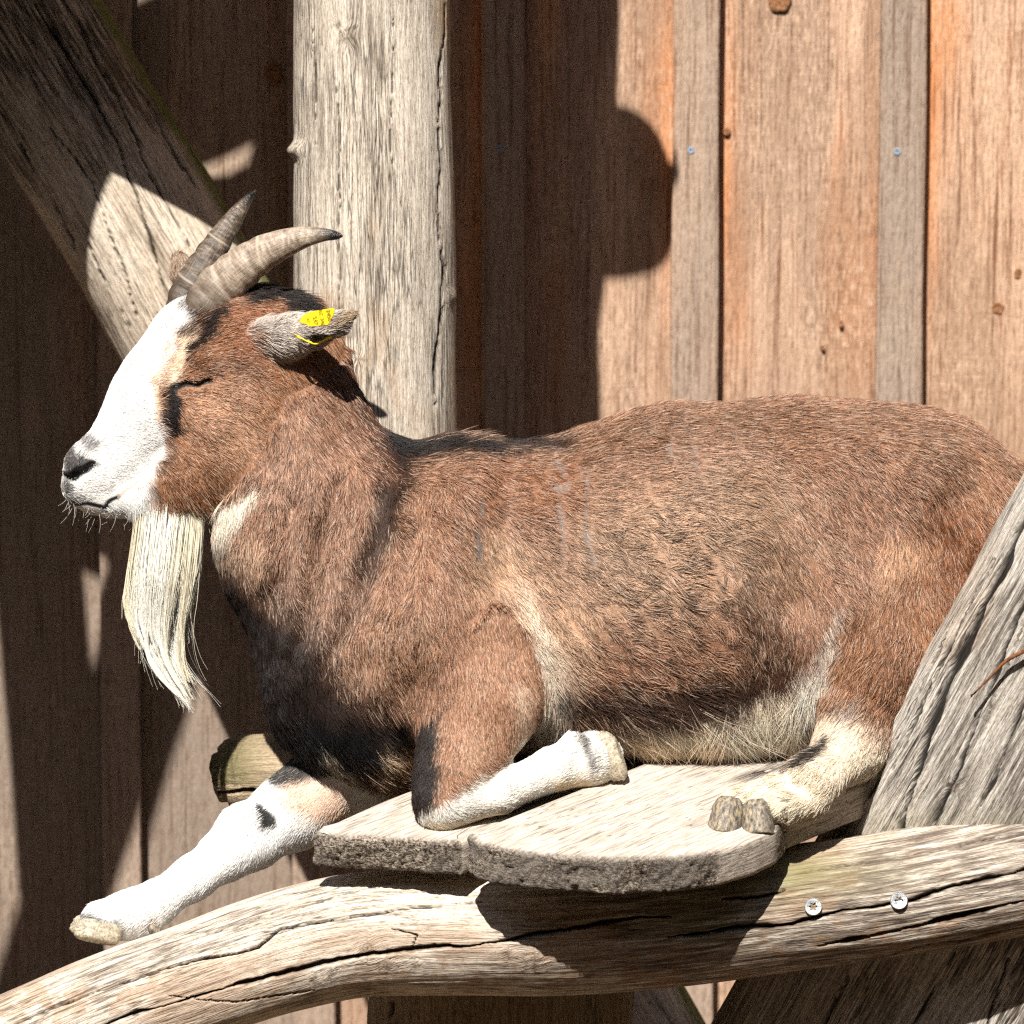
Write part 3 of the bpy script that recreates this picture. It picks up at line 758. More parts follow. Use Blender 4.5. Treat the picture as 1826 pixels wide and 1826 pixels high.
# folds of skin and muscle
U_, V_ = to_uv(V)
body_m = (PART == BODY) | (PART == HIND)
rib = noise(U_ / 60 + V_ / 400, V_ / 300, 2, 5) * 4 * np.exp(-((U_ - 1180) / 260) ** 2 - ((V_ - 1000) / 160) ** 2)
lumps = 6 * fbm(U_ / 130, V_ / 130, V[:, 2] / 130, 9, 2)
def bump_at(pts, amp, wid):
    d_, r_ = polydist(U_, V_, pts); return amp * np.exp(-(d_ / wid) ** 2)
lumps = lumps + bump_at([(1400, 880), (1420, 1060)], -26, 60) + bump_at([(1545, 800), (1600, 840)], 16, 50) + bump_at([(840, 850), (790, 1000), (740, 1130)], 20, 55) + bump_at([(900, 870), (900, 1010), (870, 1100)], -14, 40)
for fo in ([(690, 870), (650, 1000), (600, 1150)], [(600, 860), (560, 1020), (540, 1140)], [(520, 900), (500, 1030)], [(740, 940), (715, 1080)]):
    lumps = lumps + bump_at(fo, -13, 15) + bump_at([(x_ - 26, y_) for x_, y_ in fo], 8, 16)
lumps = lumps + bump_at([(655, 900), (640, 1050), (640, 1180)], -16, 34) + bump_at([(1700, 900), (1720, 1010)], -18, 50) + bump_at([(1640, 880), (1600, 1000), (1540, 1080)], 14, 45) + bump_at([(560, 720), (560, 900)], 12, 30) + bump_at([(470, 860), (490, 1010)], 10, 30)
V = V + NR * ((lumps + rib) * body_m)[:, None]
fn = np.cross(V[F[:, 1]] - V[F[:, 0]], V[F[:, 2]] - V[F[:, 0]])
fn *= np.sign(np.sum(fn * NR[F].mean(1), 1))[:, None]
NN = np.zeros_like(V)
for k in range(3): np.add.at(NN, F[:, k], fn)
NR = NN / np.maximum(np.linalg.norm(NN, axis=1), 1e-6)[:, None]
fn = np.cross(V[F[:, 1]] - V[F[:, 0]], V[F[:, 2]] - V[F[:, 0]])
flip = np.sum(fn * NR[F].mean(1), 1) > 0           # the metric frame is left-handed: world faces turn over
F[flip] = F[flip][:, ::-1]

# ------------------------------------------------------------------ coat pattern (on the animal's own side view)
BR = (166, 121, 94); TAN = (204, 166, 136); RUF = (160, 108, 74); DK = (58, 42, 34); BK = (22, 21, 22); WH = (238, 232, 222); CRM = (232, 214, 186)
paint = {BODY: (BR, [
    ('s', [(1150, 1000, 130), (1320, 950, 120)], 130, TAN, .8),
    ('s', [(900, 1020, 60), (1000, 1120, 60)], 80, (228, 186, 151), .7),
    ('s', [(1000, 790, 30), (1300, 740, 35), (1600, 750, 40), (1800, 860, 40)], 70, (135, 95, 67), .75),
    ('s', [(900, 860, 40), (1010, 870, 40)], 60, (155, 102, 69), .7),
    ('s', [(1690, 960, 50), (1740, 1030, 60)], 80, (135, 81, 50), .8),
    ('s', [(520, 900, 70), (560, 1100, 90)], 90, (168, 130, 108), .6),
    ('s', [(640, 640, 16), (650, 735, 14), (700, 795, 26), (800, 790, 26), (1010, 788, 14)], 30, (16, 16, 17), .97),
    ('s', [(708, 805, 40), (706, 870, 28), (682, 950, 20), (650, 1030, 12)], 30, BK, .9),
    ('s', [(690, 900, 14), (640, 1040, 22), (600, 1160, 20)], 50, (74, 54, 44), .6),
    ('s', [(590, 660, 20), (640, 760, 26), (690, 850, 20)], 40, (131, 86, 62), .75),  # darker band paints the ear's cast shadow down the neck
    ('s', [(450, 890, 10), (405, 930, 26), (380, 990, 16)], 30, (238, 226, 206), .95),
    ('s', [(440, 1000, 30), (400, 1000, 20)], 40, (223, 186, 156), .7),
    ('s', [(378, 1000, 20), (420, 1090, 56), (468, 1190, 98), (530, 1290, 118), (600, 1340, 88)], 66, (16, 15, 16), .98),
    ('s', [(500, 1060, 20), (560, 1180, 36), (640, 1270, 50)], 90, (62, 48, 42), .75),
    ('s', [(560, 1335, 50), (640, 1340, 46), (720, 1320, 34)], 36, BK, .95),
    ('s', [(575, 1350, 6), (610, 1390, 8), (655, 1412, 6)], 10, (226, 214, 196), .9),
    ('s', [(700, 1370, 26), (690, 1400, 20)], 18, (218, 186, 150), .85),
    ('s', [(660, 1180, 60), (740, 1140, 60)], 60, (181, 137, 108), .6),
    ('s', [(935, 1060, 6), (965, 1130, 16), (995, 1210, 30), (985, 1310, 34)], 40, (236, 218, 198), .9),
    ('s', [(1040, 1150, 20), (1040, 1200, 30)], 50, (214, 176, 146), .6),
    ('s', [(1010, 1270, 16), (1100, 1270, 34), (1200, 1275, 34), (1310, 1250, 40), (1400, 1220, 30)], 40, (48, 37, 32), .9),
    ('s', [(1340, 1100, 30), (1390, 1200, 50)], 60, (92, 64, 48), .75),
    ('s', [(1110, 1340, 22), (1240, 1332, 30), (1300, 1325, 36), (1400, 1300, 46), (1470, 1270, 42)], 30, (238, 222, 198), .97),
    ('s', [(1120, 1340, 14), (1290, 1345, 12)], 16, (217, 181, 139), .6),
    ('s', [(1492, 1100, 3), (1474, 1180, 12), (1440, 1260, 30)], 30, (236, 226, 212), .75),
    ('s', [(1400, 960, 40), (1430, 1060, 40)], 60, (157, 114, 84), .6)]),
  HEAD: ((170, 118, 84), [
    ('s', [(400, 720, 60), (420, 780, 50)], 60, (208, 160, 127), .8),
    ('s', [(430, 600, 40), (470, 560, 30)], 40, (162, 100, 64), .7),
    ('s', [(350, 650, 20), (440, 655, 20)], 24, (131, 86, 60), .7),
    ('s', [(285, 882, 10), (360, 882, 12), (430, 862, 14)], 16, (137, 91, 60), .85),
    ('s', [(450, 517, 20), (500, 515, 22), (548, 560, 20), (565, 590, 12)], 12, BK, .98),
    ('s', [(240, 915, 14), (300, 918, 12), (345, 915, 10), (390, 908, 14), (440, 890, 16), (480, 870, 14)], 12, (236, 222, 200), .9),
    ('p', [(60, 980), (60, 740), (240, 470), (335, 490), (345, 540), (318, 600), (284, 670), (280, 730), (292, 775), (288, 820), (275, 860), (268, 890), (262, 910), (240, 960)], 14, (232, 229, 224), 1.0),
    ('s', [(338, 590, 10), (318, 640, 15), (300, 680, 12)], 14, (236, 210, 182), .9),
    ('s', [(300, 610, 2), (278, 670, 4), (280, 745, 4)], 6, (222, 176, 132), .7),
    ('s', [(340, 545, 18), (362, 560, 20), (330, 590, 8)], 14, (62, 44, 34), .9),
    ('s', [(392, 545, 9), (368, 590, 12), (342, 630, 9)], 9, BK, .95),
    ('s', [(318, 502, 8), (332, 530, 8)], 8, (110, 106, 104), .7),
    ('s', [(306, 698, 13), (304, 735, 18), (318, 768, 12)], 9, (20, 19, 21), .98),
    ('s', [(312, 775, 4), (300, 800, 6), (292, 840, 6)], 10, (60, 52, 50), .6),
    ('s', [(309, 694, 4), (330, 686, 7), (352, 689, 7), (378, 674, 5)], 4, (14, 12, 12), 1.0),
    ('s', [(272, 860, 6), (265, 890, 6)], 14, (150, 140, 134), .5),
    ('s', [(122, 806, 10), (126, 832, 16), (142, 828, 15), (156, 824, 6)], 12, (66, 64, 66), .95),
    ('s', [(146, 786, 12), (168, 792, 14)], 24, (128, 126, 128), .8),
    ('s', [(116, 851, 5), (132, 850, 7), (150, 842, 8), (163, 826, 5)], 4, (14, 13, 14), 1.0),
    ('s', [(118, 868, 10), (128, 886, 12), (150, 893, 6)], 16, (108, 106, 108), .8),
    ('s', [(132, 904, 3), (182, 897, 5), (215, 881, 3.5)], 4, (24, 22, 22), 1.0),
    ('s', [(215, 881, 2.5), (243, 859, 2)], 4, (223, 179, 160), .9)]),
  EAR: ((204, 193, 182), [
    ('s', [(600, 572, 14), (632, 556, 14)], 26, (184, 153, 112), .9),
    ('s', [(545, 600, 3), (585, 602, 5), (625, 570, 4)], 5, (34, 30, 28), .95),
    ('s', [(540, 610, 8), (575, 618, 6)], 10, (190, 180, 170), .8),
    ('s', [(455, 590, 10), (462, 640, 14)], 16, (162, 114, 84), .7),
    ('s', [(330, 485, 60)], 10, (159, 130, 105), .9)]),
  FORE_N: ((172, 126, 97), [
    ('s', [(850, 1340, 20), (850, 1390, 20)], 60, (196, 154, 124), .6),
    ('s', [(935, 1240, 14), (935, 1330, 14)], 30, (222, 194, 168), .6),
    ('s', [(768, 1250, 22), (750, 1350, 34), (740, 1450, 32)], 22, BK, .97),
    ('s', [(866, 1350, 9)], 8, (162, 121, 93), .8),
    ('p', [(690, 1490), (765, 1452), (830, 1405), (900, 1375), (960, 1310), (1000, 1270), (1150, 1270), (1150, 1450), (800, 1520)], 16, (238, 232, 220), 1.0),
    ('s', [(1000, 1400, 10), (1100, 1402, 10), (760, 1482, 6), (850, 1465, 5)], 16, (222, 190, 144), .7),
    ('s', [(1040, 1316, 10), (1062, 1372, 10)], 14, (108, 108, 112), .8)]),
  FORE_F: ((245, 243, 238), [
    ('s', [(540, 1420, 40), (590, 1440, 40)], 34, (222, 184, 156), .85),
    ('s', [(462, 1440, 12), (478, 1462, 14)], 8, BK, .97),
    ('s', [(500, 1380, 26), (560, 1370, 24)], 14, (28, 26, 26), .95),
    ('s', [(140, 1634, 8), (180, 1650, 13), (215, 1662, 10)], 16, (116, 116, 120), .85),
    ('s', [(275, 1645, 12)], 10, (162, 139, 122), .7),
    ('s', [(125, 1620, 6), (145, 1612, 8)], 14, (214, 204, 180), .7)]),
  HIND: ((166, 116, 84), [
    ('s', [(1700, 960, 50), (1740, 1030, 60)], 70, (137, 84, 52), .8),
    ('s', [(1600, 1000, 40), (1560, 1050, 30)], 50, (219, 172, 136), .7),
    ('s', [(1590, 1180, 30), (1640, 1230, 30)], 40, (148, 102, 74), .6),
    ('p', [(1400, 1350), (1450, 1290), (1490, 1270), (1560, 1315), (1680, 1340), (1680, 1600), (1200, 1600), (1200, 1400)], 60, (226, 208, 184), 1.0),
    ('s', [(1495, 1060, 10), (1478, 1150, 14), (1455, 1230, 20)], 16, (226, 212, 196), .6),
    ('s', [(1470, 1320, 10), (1430, 1350, 10), (1385, 1375, 4)], 8, (26, 24, 22), .95),
    ('s', [(1520, 1260, 10), (1500, 1300, 12)], 20, (173, 163, 156), .6),
    ('s', [(1330, 1420, 14), (1420, 1450, 10)], 20, (240, 226, 198), .7)])}
def coat_colour(u, v, part, jit):
    u = u + jit * rng.normal(0, 1, u.shape); v = v + jit * rng.normal(0, 1, u.shape)
    u = u + 9 * noise(u / 26, v / 26, 0, 71); v = v + 9 * noise(u / 26, v / 26, 5, 72)
    col = np.zeros(u.shape + (3,))
    for p, (base, ops) in paint.items():
        m = part == p
        if not m.any(): continue
        uu, vv = u[m], v[m]; c = np.tile(lin(base), (len(uu), 1))
        for kind, pts, soft, rgb, amt in ops:
            xs = [x[0] for x in pts]; ys = [x[1] for x in pts]; g = soft + (max(x[2] for x in pts) if kind == 's' else 0)
            i = np.nonzero((uu > min(xs) - g) & (uu < max(xs) + g) & (vv > min(ys) - g) & (vv < max(ys) + g))[0]
            if not len(i): continue
            if kind == 's':
                d, r = polydist(uu[i], vv[i], pts); d = d - r
            else: d = inpoly(uu[i], vv[i], pts)
            a = (amt * sm(soft * .6, -soft * .6, d))[:, None]
            c[i] = c[i] * (1 - a) + lin(rgb) * a
        col[m] = c
    return col
flow = {BODY: [(500, 640, .5, 1), (560, 640, .7, 1), (620, 720, .6, 1), (450, 800, -.1, 1), (400, 940, -.15, 1), (420, 1080, .25, 1), (520, 900, -.05, 1), (600, 900, .05, 1), (480, 1250, .35, 1), (560, 1200, .1, 1), (650, 1380, .7, .6), (600, 1330, .3, 1),
    (680, 830, .5, 1), (760, 800, 1, .25), (900, 790, 1, .1), (1050, 770, 1, 0), (1250, 720, 1, .1), (1500, 715, 1, .2), (1700, 760, 1, .6), (1800, 840, .8, .8),
    (780, 900, .55, 1), (800, 1050, .25, 1), (720, 1100, .1, 1), (740, 1220, .05, 1), (860, 1000, .6, .9), (900, 1150, .5, 1), (950, 1240, .15, 1), (940, 900, .9, .5), (1000, 1000, .8, .6), (1020, 1150, .7, .8),
    (1100, 880, 1, .15), (1200, 1000, 1, .12), (1300, 900, 1, .2), (1150, 1120, 1, .4), (1250, 1180, .9, .6), (1100, 1230, .9, .5), (1330, 1080, .6, .9), (1400, 1000, .4, 1), (1400, 1150, .05, 1), (1350, 1280, .15, 1), (1200, 1310, .5, 1), (1450, 1280, -.1, 1),
    (1400, 850, .95, .4), (1500, 920, .6, .9), (1600, 850, .8, .7), (1650, 950, .4, 1), (1720, 1000, .3, 1)],
  HEAD: [(130, 820, .3, -1), (160, 760, .5, -.8), (200, 700, .55, -.8), (250, 600, .5, -.9), (300, 540, .7, -.8), (180, 830, 1, .1), (230, 760, 1, -.2), (230, 850, 1, .35), (170, 890, .9, .3), (200, 915, .5, .9), (270, 880, .6, .9), (300, 800, .9, .5), (290, 700, .8, -.3),
    (340, 640, .8, -.5), (345, 690, 1, .15), (320, 740, .5, .8), (380, 720, 1, .25), (380, 800, .9, .45), (350, 870, .4, .9), (250, 895, -.1, 1), (290, 890, 0, 1), (330, 895, .1, 1), (365, 890, .2, 1), (440, 780, .8, .6), (430, 860, .5, .9), (400, 600, .9, -.2), (450, 560, 1, .1), (500, 520, 1, .2), (540, 560, .7, .8), (450, 650, 1, .4), (480, 720, .8, .7), (530, 640, .6, 1)],
  EAR: [(480, 600, 1, -.15), (560, 585, 1, -.2), (620, 565, 1, -.45), (500, 630, .9, .2), (330, 480, -.2, -1)],
  HIND: [(1660, 900, .5, 1), (1600, 980, -.1, 1), (1540, 1060, -.3, 1), (1580, 1150, -.2, 1), (1640, 1100, .1, 1), (1530, 1220, -.5, 1), (1560, 1290, -.6, 1), (1480, 1360, -.8, .8), (1420, 1420, -1, .45), (1340, 1430, -1, .4), (1700, 1050, .2, 1)],
  FORE_N: [(850, 1200, 0, 1), (880, 1300, .05, 1), (800, 1350, -.1, 1), (760, 1420, 0, 1), (830, 1430, .9, .2), (900, 1400, 1, -.35), (980, 1370, 1, -.4), (1050, 1350, 1, -.2), (1030, 1330, 1, -.9)],
  FORE_F: [(600, 1380, -.6, .8), (500, 1450, -.8, .7), (400, 1530, -.85, .65), (280, 1610, -.9, .5), (180, 1640, -1, .3), (560, 1440, -.7, .7), (600, 1500, .6, .7), (480, 1530, .1, 1)]}
def flow_at(u, v, part):
    out = np.zeros(u.shape + (2,))
    for p, g in flow.items():
        m = part == p
        if not m.any(): continue
        acc = np.zeros((m.sum(), 2)); ws = np.zeros(m.sum())
        for gu, gv, du, dv in g:
            w_ = 1 / (((u[m] - gu) ** 2 + (v[m] - gv) ** 2) + 300.0) ** 1.6
            l_ = math.hypot(du, dv); acc += w_[:, None] * np.array([du / l_, dv / l_]); ws += w_
        out[m] = acc / ws[:, None]
    return out
def length_at(u, v, part):
    L = np.full(u.shape, 23.0)
    L = np.where(part == HEAD, 13.0, L); L = np.where(part == EAR, 12.0, L)
    L = np.where((part == FORE_N) | (part == FORE_F), 13.0, L)
    L = np.where(part == HIND, np.where(v > 1250, 20.0, 24.0), L)
    b = part == BODY
    L = np.where(b, L + 16 * sm(1180, 1330, v) * sm(760, 900, u) + 14 * sm(1150, 1350, v) * sm(800, 600, u), L)
    d, r = polydist(u, v, [(1090, 1290), (1250, 1285), (1400, 1265), (1470, 1240)]); L = np.where(b, L + 26 * sm(75, 20, d), L)
    d, r = polydist(u, v, [(650, 735), (700, 790), (1000, 782)]); L = np.where(b, L + 10 * sm(50, 10, d), L)
    h = part == HEAD
    d, r = polydist(u, v, [(440, 510), (500, 510), (550, 560)]); L = np.where(h, L + 16 * sm(40, 8, d), L)
    d, r = polydist(u, v, [(122, 812), (130, 850), (152, 834)]); L = np.where(h, L * (.22 + .78 * sm(6, 28, d)), L)
    d, r = polydist(u, v, [(130, 903), (182, 897), (243, 859)]); L = np.where(h, L * (.15 + .85 * sm(3, 16, d)), L)
    d, r = polydist(u, v, [(309, 694), (330, 685), (352, 689), (376, 675)]); L = np.where(h, L * (.3 + .7 * sm(4, 18, d)), L)
    L = np.where(h & (u < 280), np.minimum(L, 10.0), L)
    d, r = polydist(u, v, [(290, 895), (360, 895), (430, 870)]); L = np.where(h, L + 8 * sm(40, 5, d), L)
    d, r = polydist(u, v, [(245, 900), (300, 890), (365, 885)]); L = np.where(h, L + 20 * sm(34, 8, d), L)
    d, r = polydist(u, v, [(318, 505), (350, 560), (400, 560), (440, 530)]); L = np.where(h, L + 9 * sm(40, 5, d), L)
    d, r = polydist(u, v, [(452, 590), (465, 650)]); L = np.where(part == EAR, L + 14 * sm(40, 5, d), L)
    return L
U_, V_ = to_uv(V)
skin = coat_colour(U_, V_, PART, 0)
FLOW = flow_at(U_, V_, PART); LEN = length_at(U_, V_, PART)
sk_pale = sm(.3, .55, skin.mean(1))[:, None]
PALE = sk_pale[:, 0] * ((PART == HEAD) | (PART == FORE_N) | (PART == FORE_F) | (PART == HIND))
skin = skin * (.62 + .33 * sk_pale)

def fur_material(name, rough=.45):
    t = NT(name)
    hi = t.n('HairInfo')
    c = t.attr('tint', 'Color')
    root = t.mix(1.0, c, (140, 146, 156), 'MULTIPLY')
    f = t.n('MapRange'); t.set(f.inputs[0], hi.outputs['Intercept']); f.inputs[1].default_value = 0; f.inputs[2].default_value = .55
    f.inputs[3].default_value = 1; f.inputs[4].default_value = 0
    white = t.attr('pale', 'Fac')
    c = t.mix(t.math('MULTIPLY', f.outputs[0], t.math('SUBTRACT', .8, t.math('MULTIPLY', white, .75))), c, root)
    t.set(t.b.inputs['Base Color'], c)
    t.b.inputs['Roughness'].default_value = rough
    t.b.inputs['Specular IOR Level'].default_value = .25
    return t.m
m_fur = fur_material('goat_fur'); m_beard = fur_material('beard_hair', .35)
def hair(name, pts, rad, tint, mat, parent):
    """pts (N, K, 3) world, rad (N, K), tint (N, 3)"""
    n, k = pts.shape[:2]
    cu = bpy.data.hair_curves.new(name)
    cu.add_curves([k] * n)
    cu.attributes['position'].data.foreach_set('vector', pts.astype(np.float32).ravel())
    if 'radius' not in cu.attributes: cu.attributes.new('radius', 'FLOAT', 'POINT')
    cu.attributes['radius'].data.foreach_set('value', rad.astype(np.float32).ravel())
    a = cu.attributes.new('tint', 'FLOAT_COLOR', 'CURVE')
    a.data.foreach_set('color', np.concatenate([tint, np.ones((n, 1))], 1).astype(np.float32).ravel())
    a = cu.attributes.new('pale', 'FLOAT', 'CURVE'); a.data.foreach_set('value', sm(.3, .6, tint.mean(1)).astype(np.float32))
    cu.materials.append(mat)
    return link(bpy.data.objects.new(name, cu), parent)

for pl in [[(855, 890), (850, 950), (856, 1000)], [(988, 800), (996, 835), (1006, 872)], [(988, 868), (997, 930), (995, 1010)], [(1042, 840), (1037, 920), (1055, 1005)], [(1186, 765), (1192, 830)], [(1208, 738), (1225, 780), (1240, 850)], [(1295, 750), (1308, 798)]]:
    d, _ = polydist(U_, V_, pl); g_ = sm(14, 5, d)[:, None] * (NR[:, 2:3] > 0)
    skin = skin * (1 - g_) + g_ * lin((118, 106, 99))
goat = empty('goat', P(1000, 1420, 150))
tag(goat, 'brown and white bearded goat lying on the platform with its eyes closed', 'goat')
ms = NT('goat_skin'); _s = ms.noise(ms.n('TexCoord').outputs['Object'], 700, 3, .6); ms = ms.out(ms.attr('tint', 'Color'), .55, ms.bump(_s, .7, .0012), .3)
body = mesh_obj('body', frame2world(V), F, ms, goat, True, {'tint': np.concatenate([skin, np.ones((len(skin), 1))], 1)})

# ---- coat
NH = 760000
A, B, C_ = V[F[:, 0]], V[F[:, 1]], V[F[:, 2]]
ar = .5 * np.linalg.norm(np.cross(B - A, C_ - A), axis=1)
fc = (A + B + C_) / 3; fnz = NR[F].mean(1)[:, 2]; fp = PART[F[:, 0]]
dens = np.where(fnz > -.25, 1.0, .3)
dens *= np.where((fp == HEAD), 2.0, 1.0) * np.where((fp == EAR) | (fp == FORE_N) | (fp == FORE_F), 1.7, 1.0)
fu, fv = to_uv(fc); dens *= np.where(fu > 1850, .2, 1)
pr = ar * dens; pr /= pr.sum()
fi = rng.choice(len(F), NH, p=pr)
r1 = np.sqrt(rng.random(NH)); r2 = rng.random(NH)
w0, w1, w2 = 1 - r1, r1 * (1 - r2), r1 * r2
def ip(X): return X[F[fi, 0]] * w0[:, None] + X[F[fi, 1]] * w1[:, None] + X[F[fi, 2]] * w2[:, None]
hp = ip(V); hn = ip(NR); hn /= np.linalg.norm(hn, axis=1)[:, None]; hpart = PART[F[fi, 0]]
hu, hv = to_uv(hp)
hflow = ip(FLOW); hflow /= np.linalg.norm(hflow, axis=1)[:, None]; hlen = ip(LEN[:, None])[:, 0]; hpale = ip(PALE[:, None])[:, 0]
# partings in the flank where the grey underwool shows
partings = [[(855, 890), (850, 950), (856, 1000)], [(988, 800), (996, 835), (1006, 872)], [(988, 868), (997, 930), (995, 1010)], [(1018, 812), (1024, 850)], [(1042, 840), (1037, 920), (1042, 965), (1055, 1005)], [(1092, 800), (1088, 850)], [(1186, 765), (1192, 830)],
            [(1208, 738), (1225, 780), (1240, 850)], [(1295, 750), (1308, 798)], [(1145, 860), (1165, 900)], [(1150, 960), (1180, 1000)], [(945, 860), (950, 890)], [(968, 820), (972, 850)], [(1230, 960), (1270, 1000)], [(1080, 1070), (1110, 1120)], [(1130, 1090), (1170, 1130)], [(1000, 1080), (1030, 1130)],
            [(1260, 1010), (1300, 1040)], [(1250, 1120), (1290, 1160)], [(1060, 1120), (1100, 1160)], [(1440, 990), (1450, 1020)], [(660, 1110), (672, 1130)]]
pd = np.full(NH, 1e9)
near = (hn[:, 2] > 0) & ((hpart == BODY) | (hpart == HIND))
for pl in partings:
    d, _ = polydist(hu + 5 * noise(hu / 10, hv / 16, 0, 88), hv, pl)
    pd = np.where(near, np.minimum(pd, d), pd)
keep = (pd > 3.8) | (rng.random(NH) < .12)
# thin waves of the flank coat
wave = noise(hu / 46 + .3 * noise(hu / 60, hv / 60, 1, 33), hv / 15, 0, 91)
flank = np.exp(-((hu - 1210) / 190) ** 2 - ((hv - 1050) / 170) ** 2) * near
keep &= ~((wave > .55) & (rng.random(NH) < .75 * flank))
for X in ('hp', 'hn', 'hpart', 'hu', 'hv', 'pd', 'flank', 'hflow', 'hlen', 'hpale'): globals()[X] = globals()[X][keep]
n_h = len(hp)
fl = hflow
def clumps(size, seed):
    gx, gy = hu / size, hv / size; bx_, by_ = np.floor(gx), np.floor(gy)
    best = np.full(n_h, 1e9); ox = np.zeros(n_h); oy = np.zeros(n_h); cid = np.zeros((n_h, 2))
    for i in (-1, 0, 1):
        for j in (-1, 0, 1):
            cx_, cy_ = bx_ + i, by_ + j
            ix, iy, iz = cx_.astype(np.int64), cy_.astype(np.int64), np.zeros(n_h, np.int64)
            px = cx_ + .5 + .48 * _hash(ix, iy, iz, seed); py = cy_ + .5 + .48 * _hash(ix, iy, iz, seed + 1)
            d_ = (gx - px) ** 2 + (gy - py) ** 2; m_ = d_ < best
            best = np.where(m_, d_, best); ox = np.where(m_, (px - gx) * size, ox); oy = np.where(m_, (py - gy) * size, oy)
            cid[m_] = np.stack([px, py], -1)[m_]
    rnd = [_hash((cid[:, 0] * 977).astype(np.int64), (cid[:, 1] * 991).astype(np.int64), np.zeros(n_h, np.int64), seed + 5 + k) for k in range(4)]
    return ox, oy, rnd
shag = np.clip(flank + .9 * sm(1180, 1260, hv) * sm(980, 1060, hu) * (hpart == BODY) + .5 * sm(1080, 1250, hv) * sm(760, 600, hu) * (hpart == BODY), 0, 1)
o1, o2 = clumps(13.0, 301), clumps(25.0, 401)
big = rng.random(n_h) < .15 + .8 * shag
cox, coy = np.where(big, o2[0], o1[0]), np.where(big, o2[1], o1[1])
rc = [np.where(big, x2, x1) for x1, x2 in zip(o1[2], o2[2])]
cstr = np.where(hpart == BODY, .45 + .3 * shag, np.where(hpart == HIND, .45, .2)) * np.where((hpart == HEAD) | (hpart == EAR), .8, 1)
ang = .30 * noise(hu / 24, hv / 24, hp[:, 2] / 24, 61) + .22 * noise(hu / 9, hv / 9, hp[:, 2] / 9, 62) + rng.normal(0, .16, n_h)
ang += (.18 + .3 * shag) * rc[0] * np.where((hpart == BODY) | (hpart == HIND), 1, .4)
leg = (hpart == FORE_N) | (hpart == FORE_F)
ang = np.where(leg, ang * .5, ang)
ca, sa = np.cos(ang), np.sin(ang)
fl = np.stack([fl[:, 0] * ca - fl[:, 1] * sa, fl[:, 0] * sa + fl[:, 1] * ca], -1)
dirn = np.concatenate([fl, np.zeros((n_h, 1))], 1)
# far side hairs and edge-on ones follow the same sweep over the surface
dirn -= hn * np.sum(dirn * hn, 1)[:, None]
edge_on = np.linalg.norm(dirn, axis=1)
dirn = dirn / np.maximum(edge_on, .05)[:, None]
dirn[:, 2] += .0
lift = .22 + .09 * noise(hu / 18, hv / 18, hp[:, 2] / 18, 65) + rng.normal(0, .07, n_h)
crest = np.minimum(polydist(hu, hv, [(440, 510), (500, 510), (550, 560)])[0], polydist(hu, hv, [(640, 640), (650, 735), (700, 785), (900, 785)])[0])
lift += .3 * sm(34, 8, crest) * sm(860, 760, hu)
lift = np.where(hpart == HEAD, lift * 1.15, lift); lift = np.where(leg, lift * .7, lift)
lift = lift * (1 - .4 * hpale)
Lh = hlen * (1 - .25 * hpale) * np.exp(rng.normal(0, .2, n_h)) * (1 + .15 * noise(hu / 20, hv / 20, 3, 66))
Lh *= (.36 + .64 * sm(3, 20, pd)) * (1 + (.12 + .15 * shag) * rc[1])
t_ = np.array([0, .34, .68, 1.0])
pts = []
for t in t_:
    droop = lift * (1 - .6 * t)
    pts.append(hp - hn * .4 + Lh[:, None] * t * (dirn * np.cos(droop)[:, None] + hn * np.sin(droop)[:, None]))
pts = np.stack(pts, 1)
off = np.stack([cox, coy, np.zeros(n_h)], -1); off -= hn * np.sum(off * hn, 1)[:, None]
pts += off[:, None, :] * (cstr[:, None] * (t_ ** 1.3)[None])[..., None]
bend = rng.normal(0, .06, (n_h, 3)) * Lh[:, None]
pts += bend[:, None, :] * (t_ ** 2)[None, :, None]
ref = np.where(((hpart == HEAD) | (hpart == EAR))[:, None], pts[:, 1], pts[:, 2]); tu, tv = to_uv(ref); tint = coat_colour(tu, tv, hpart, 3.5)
lum = tint.mean(1)
k1 = rng.random(n_h)
brn = sm(.03, .08, lum) * sm(.62, .4, lum) * ((hpart == BODY) | (hpart == HIND) | (hpart == HEAD))
patch = .5 * fbm(hu / 70, hv / 70, hp[:, 2] / 70, 96, 3) + .55 * rc[2]
tint = tint * (1 + (.2 + .1 * shag) * patch * brn)[:, None]
blk = brn * np.clip(.25 * sm(.55, .9, rc[3]) + shag * sm(-.1, .5, rc[3]), 0, 1) * (rng.random(n_h) < .75)
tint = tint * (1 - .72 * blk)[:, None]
var = np.exp(rng.normal(0, .22, n_h))
dk = (k1 < .22); pl = (k1 > .82)
brown = sm(.03, .08, lum) * sm(.62, .4, lum)
var = np.where(dk, var * (1 - .62 * brown), var)
tint = tint * var[:, None]
tint = np.where((pl & (rng.random(n_h) < brown))[:, None], tint * .45 + .55 * lin((228, 198, 172)), tint)
tint = tint * (1 - brown[:, None] * np.array([.08, .05, .02]))
tint = np.clip(tint, .005, .88)
r0 = np.where(hpart == HEAD, .00016, .000185) * (1 + rng.normal(0, .15, n_h))
rad = np.clip(r0, .0001, 1)[:, None] * np.array([.85, 1.0, .8, .15])[None]
hair('coat', frame2world(pts.reshape(-1, 3)).reshape(n_h, 4, 3), rad, tint, m_fur, goat)

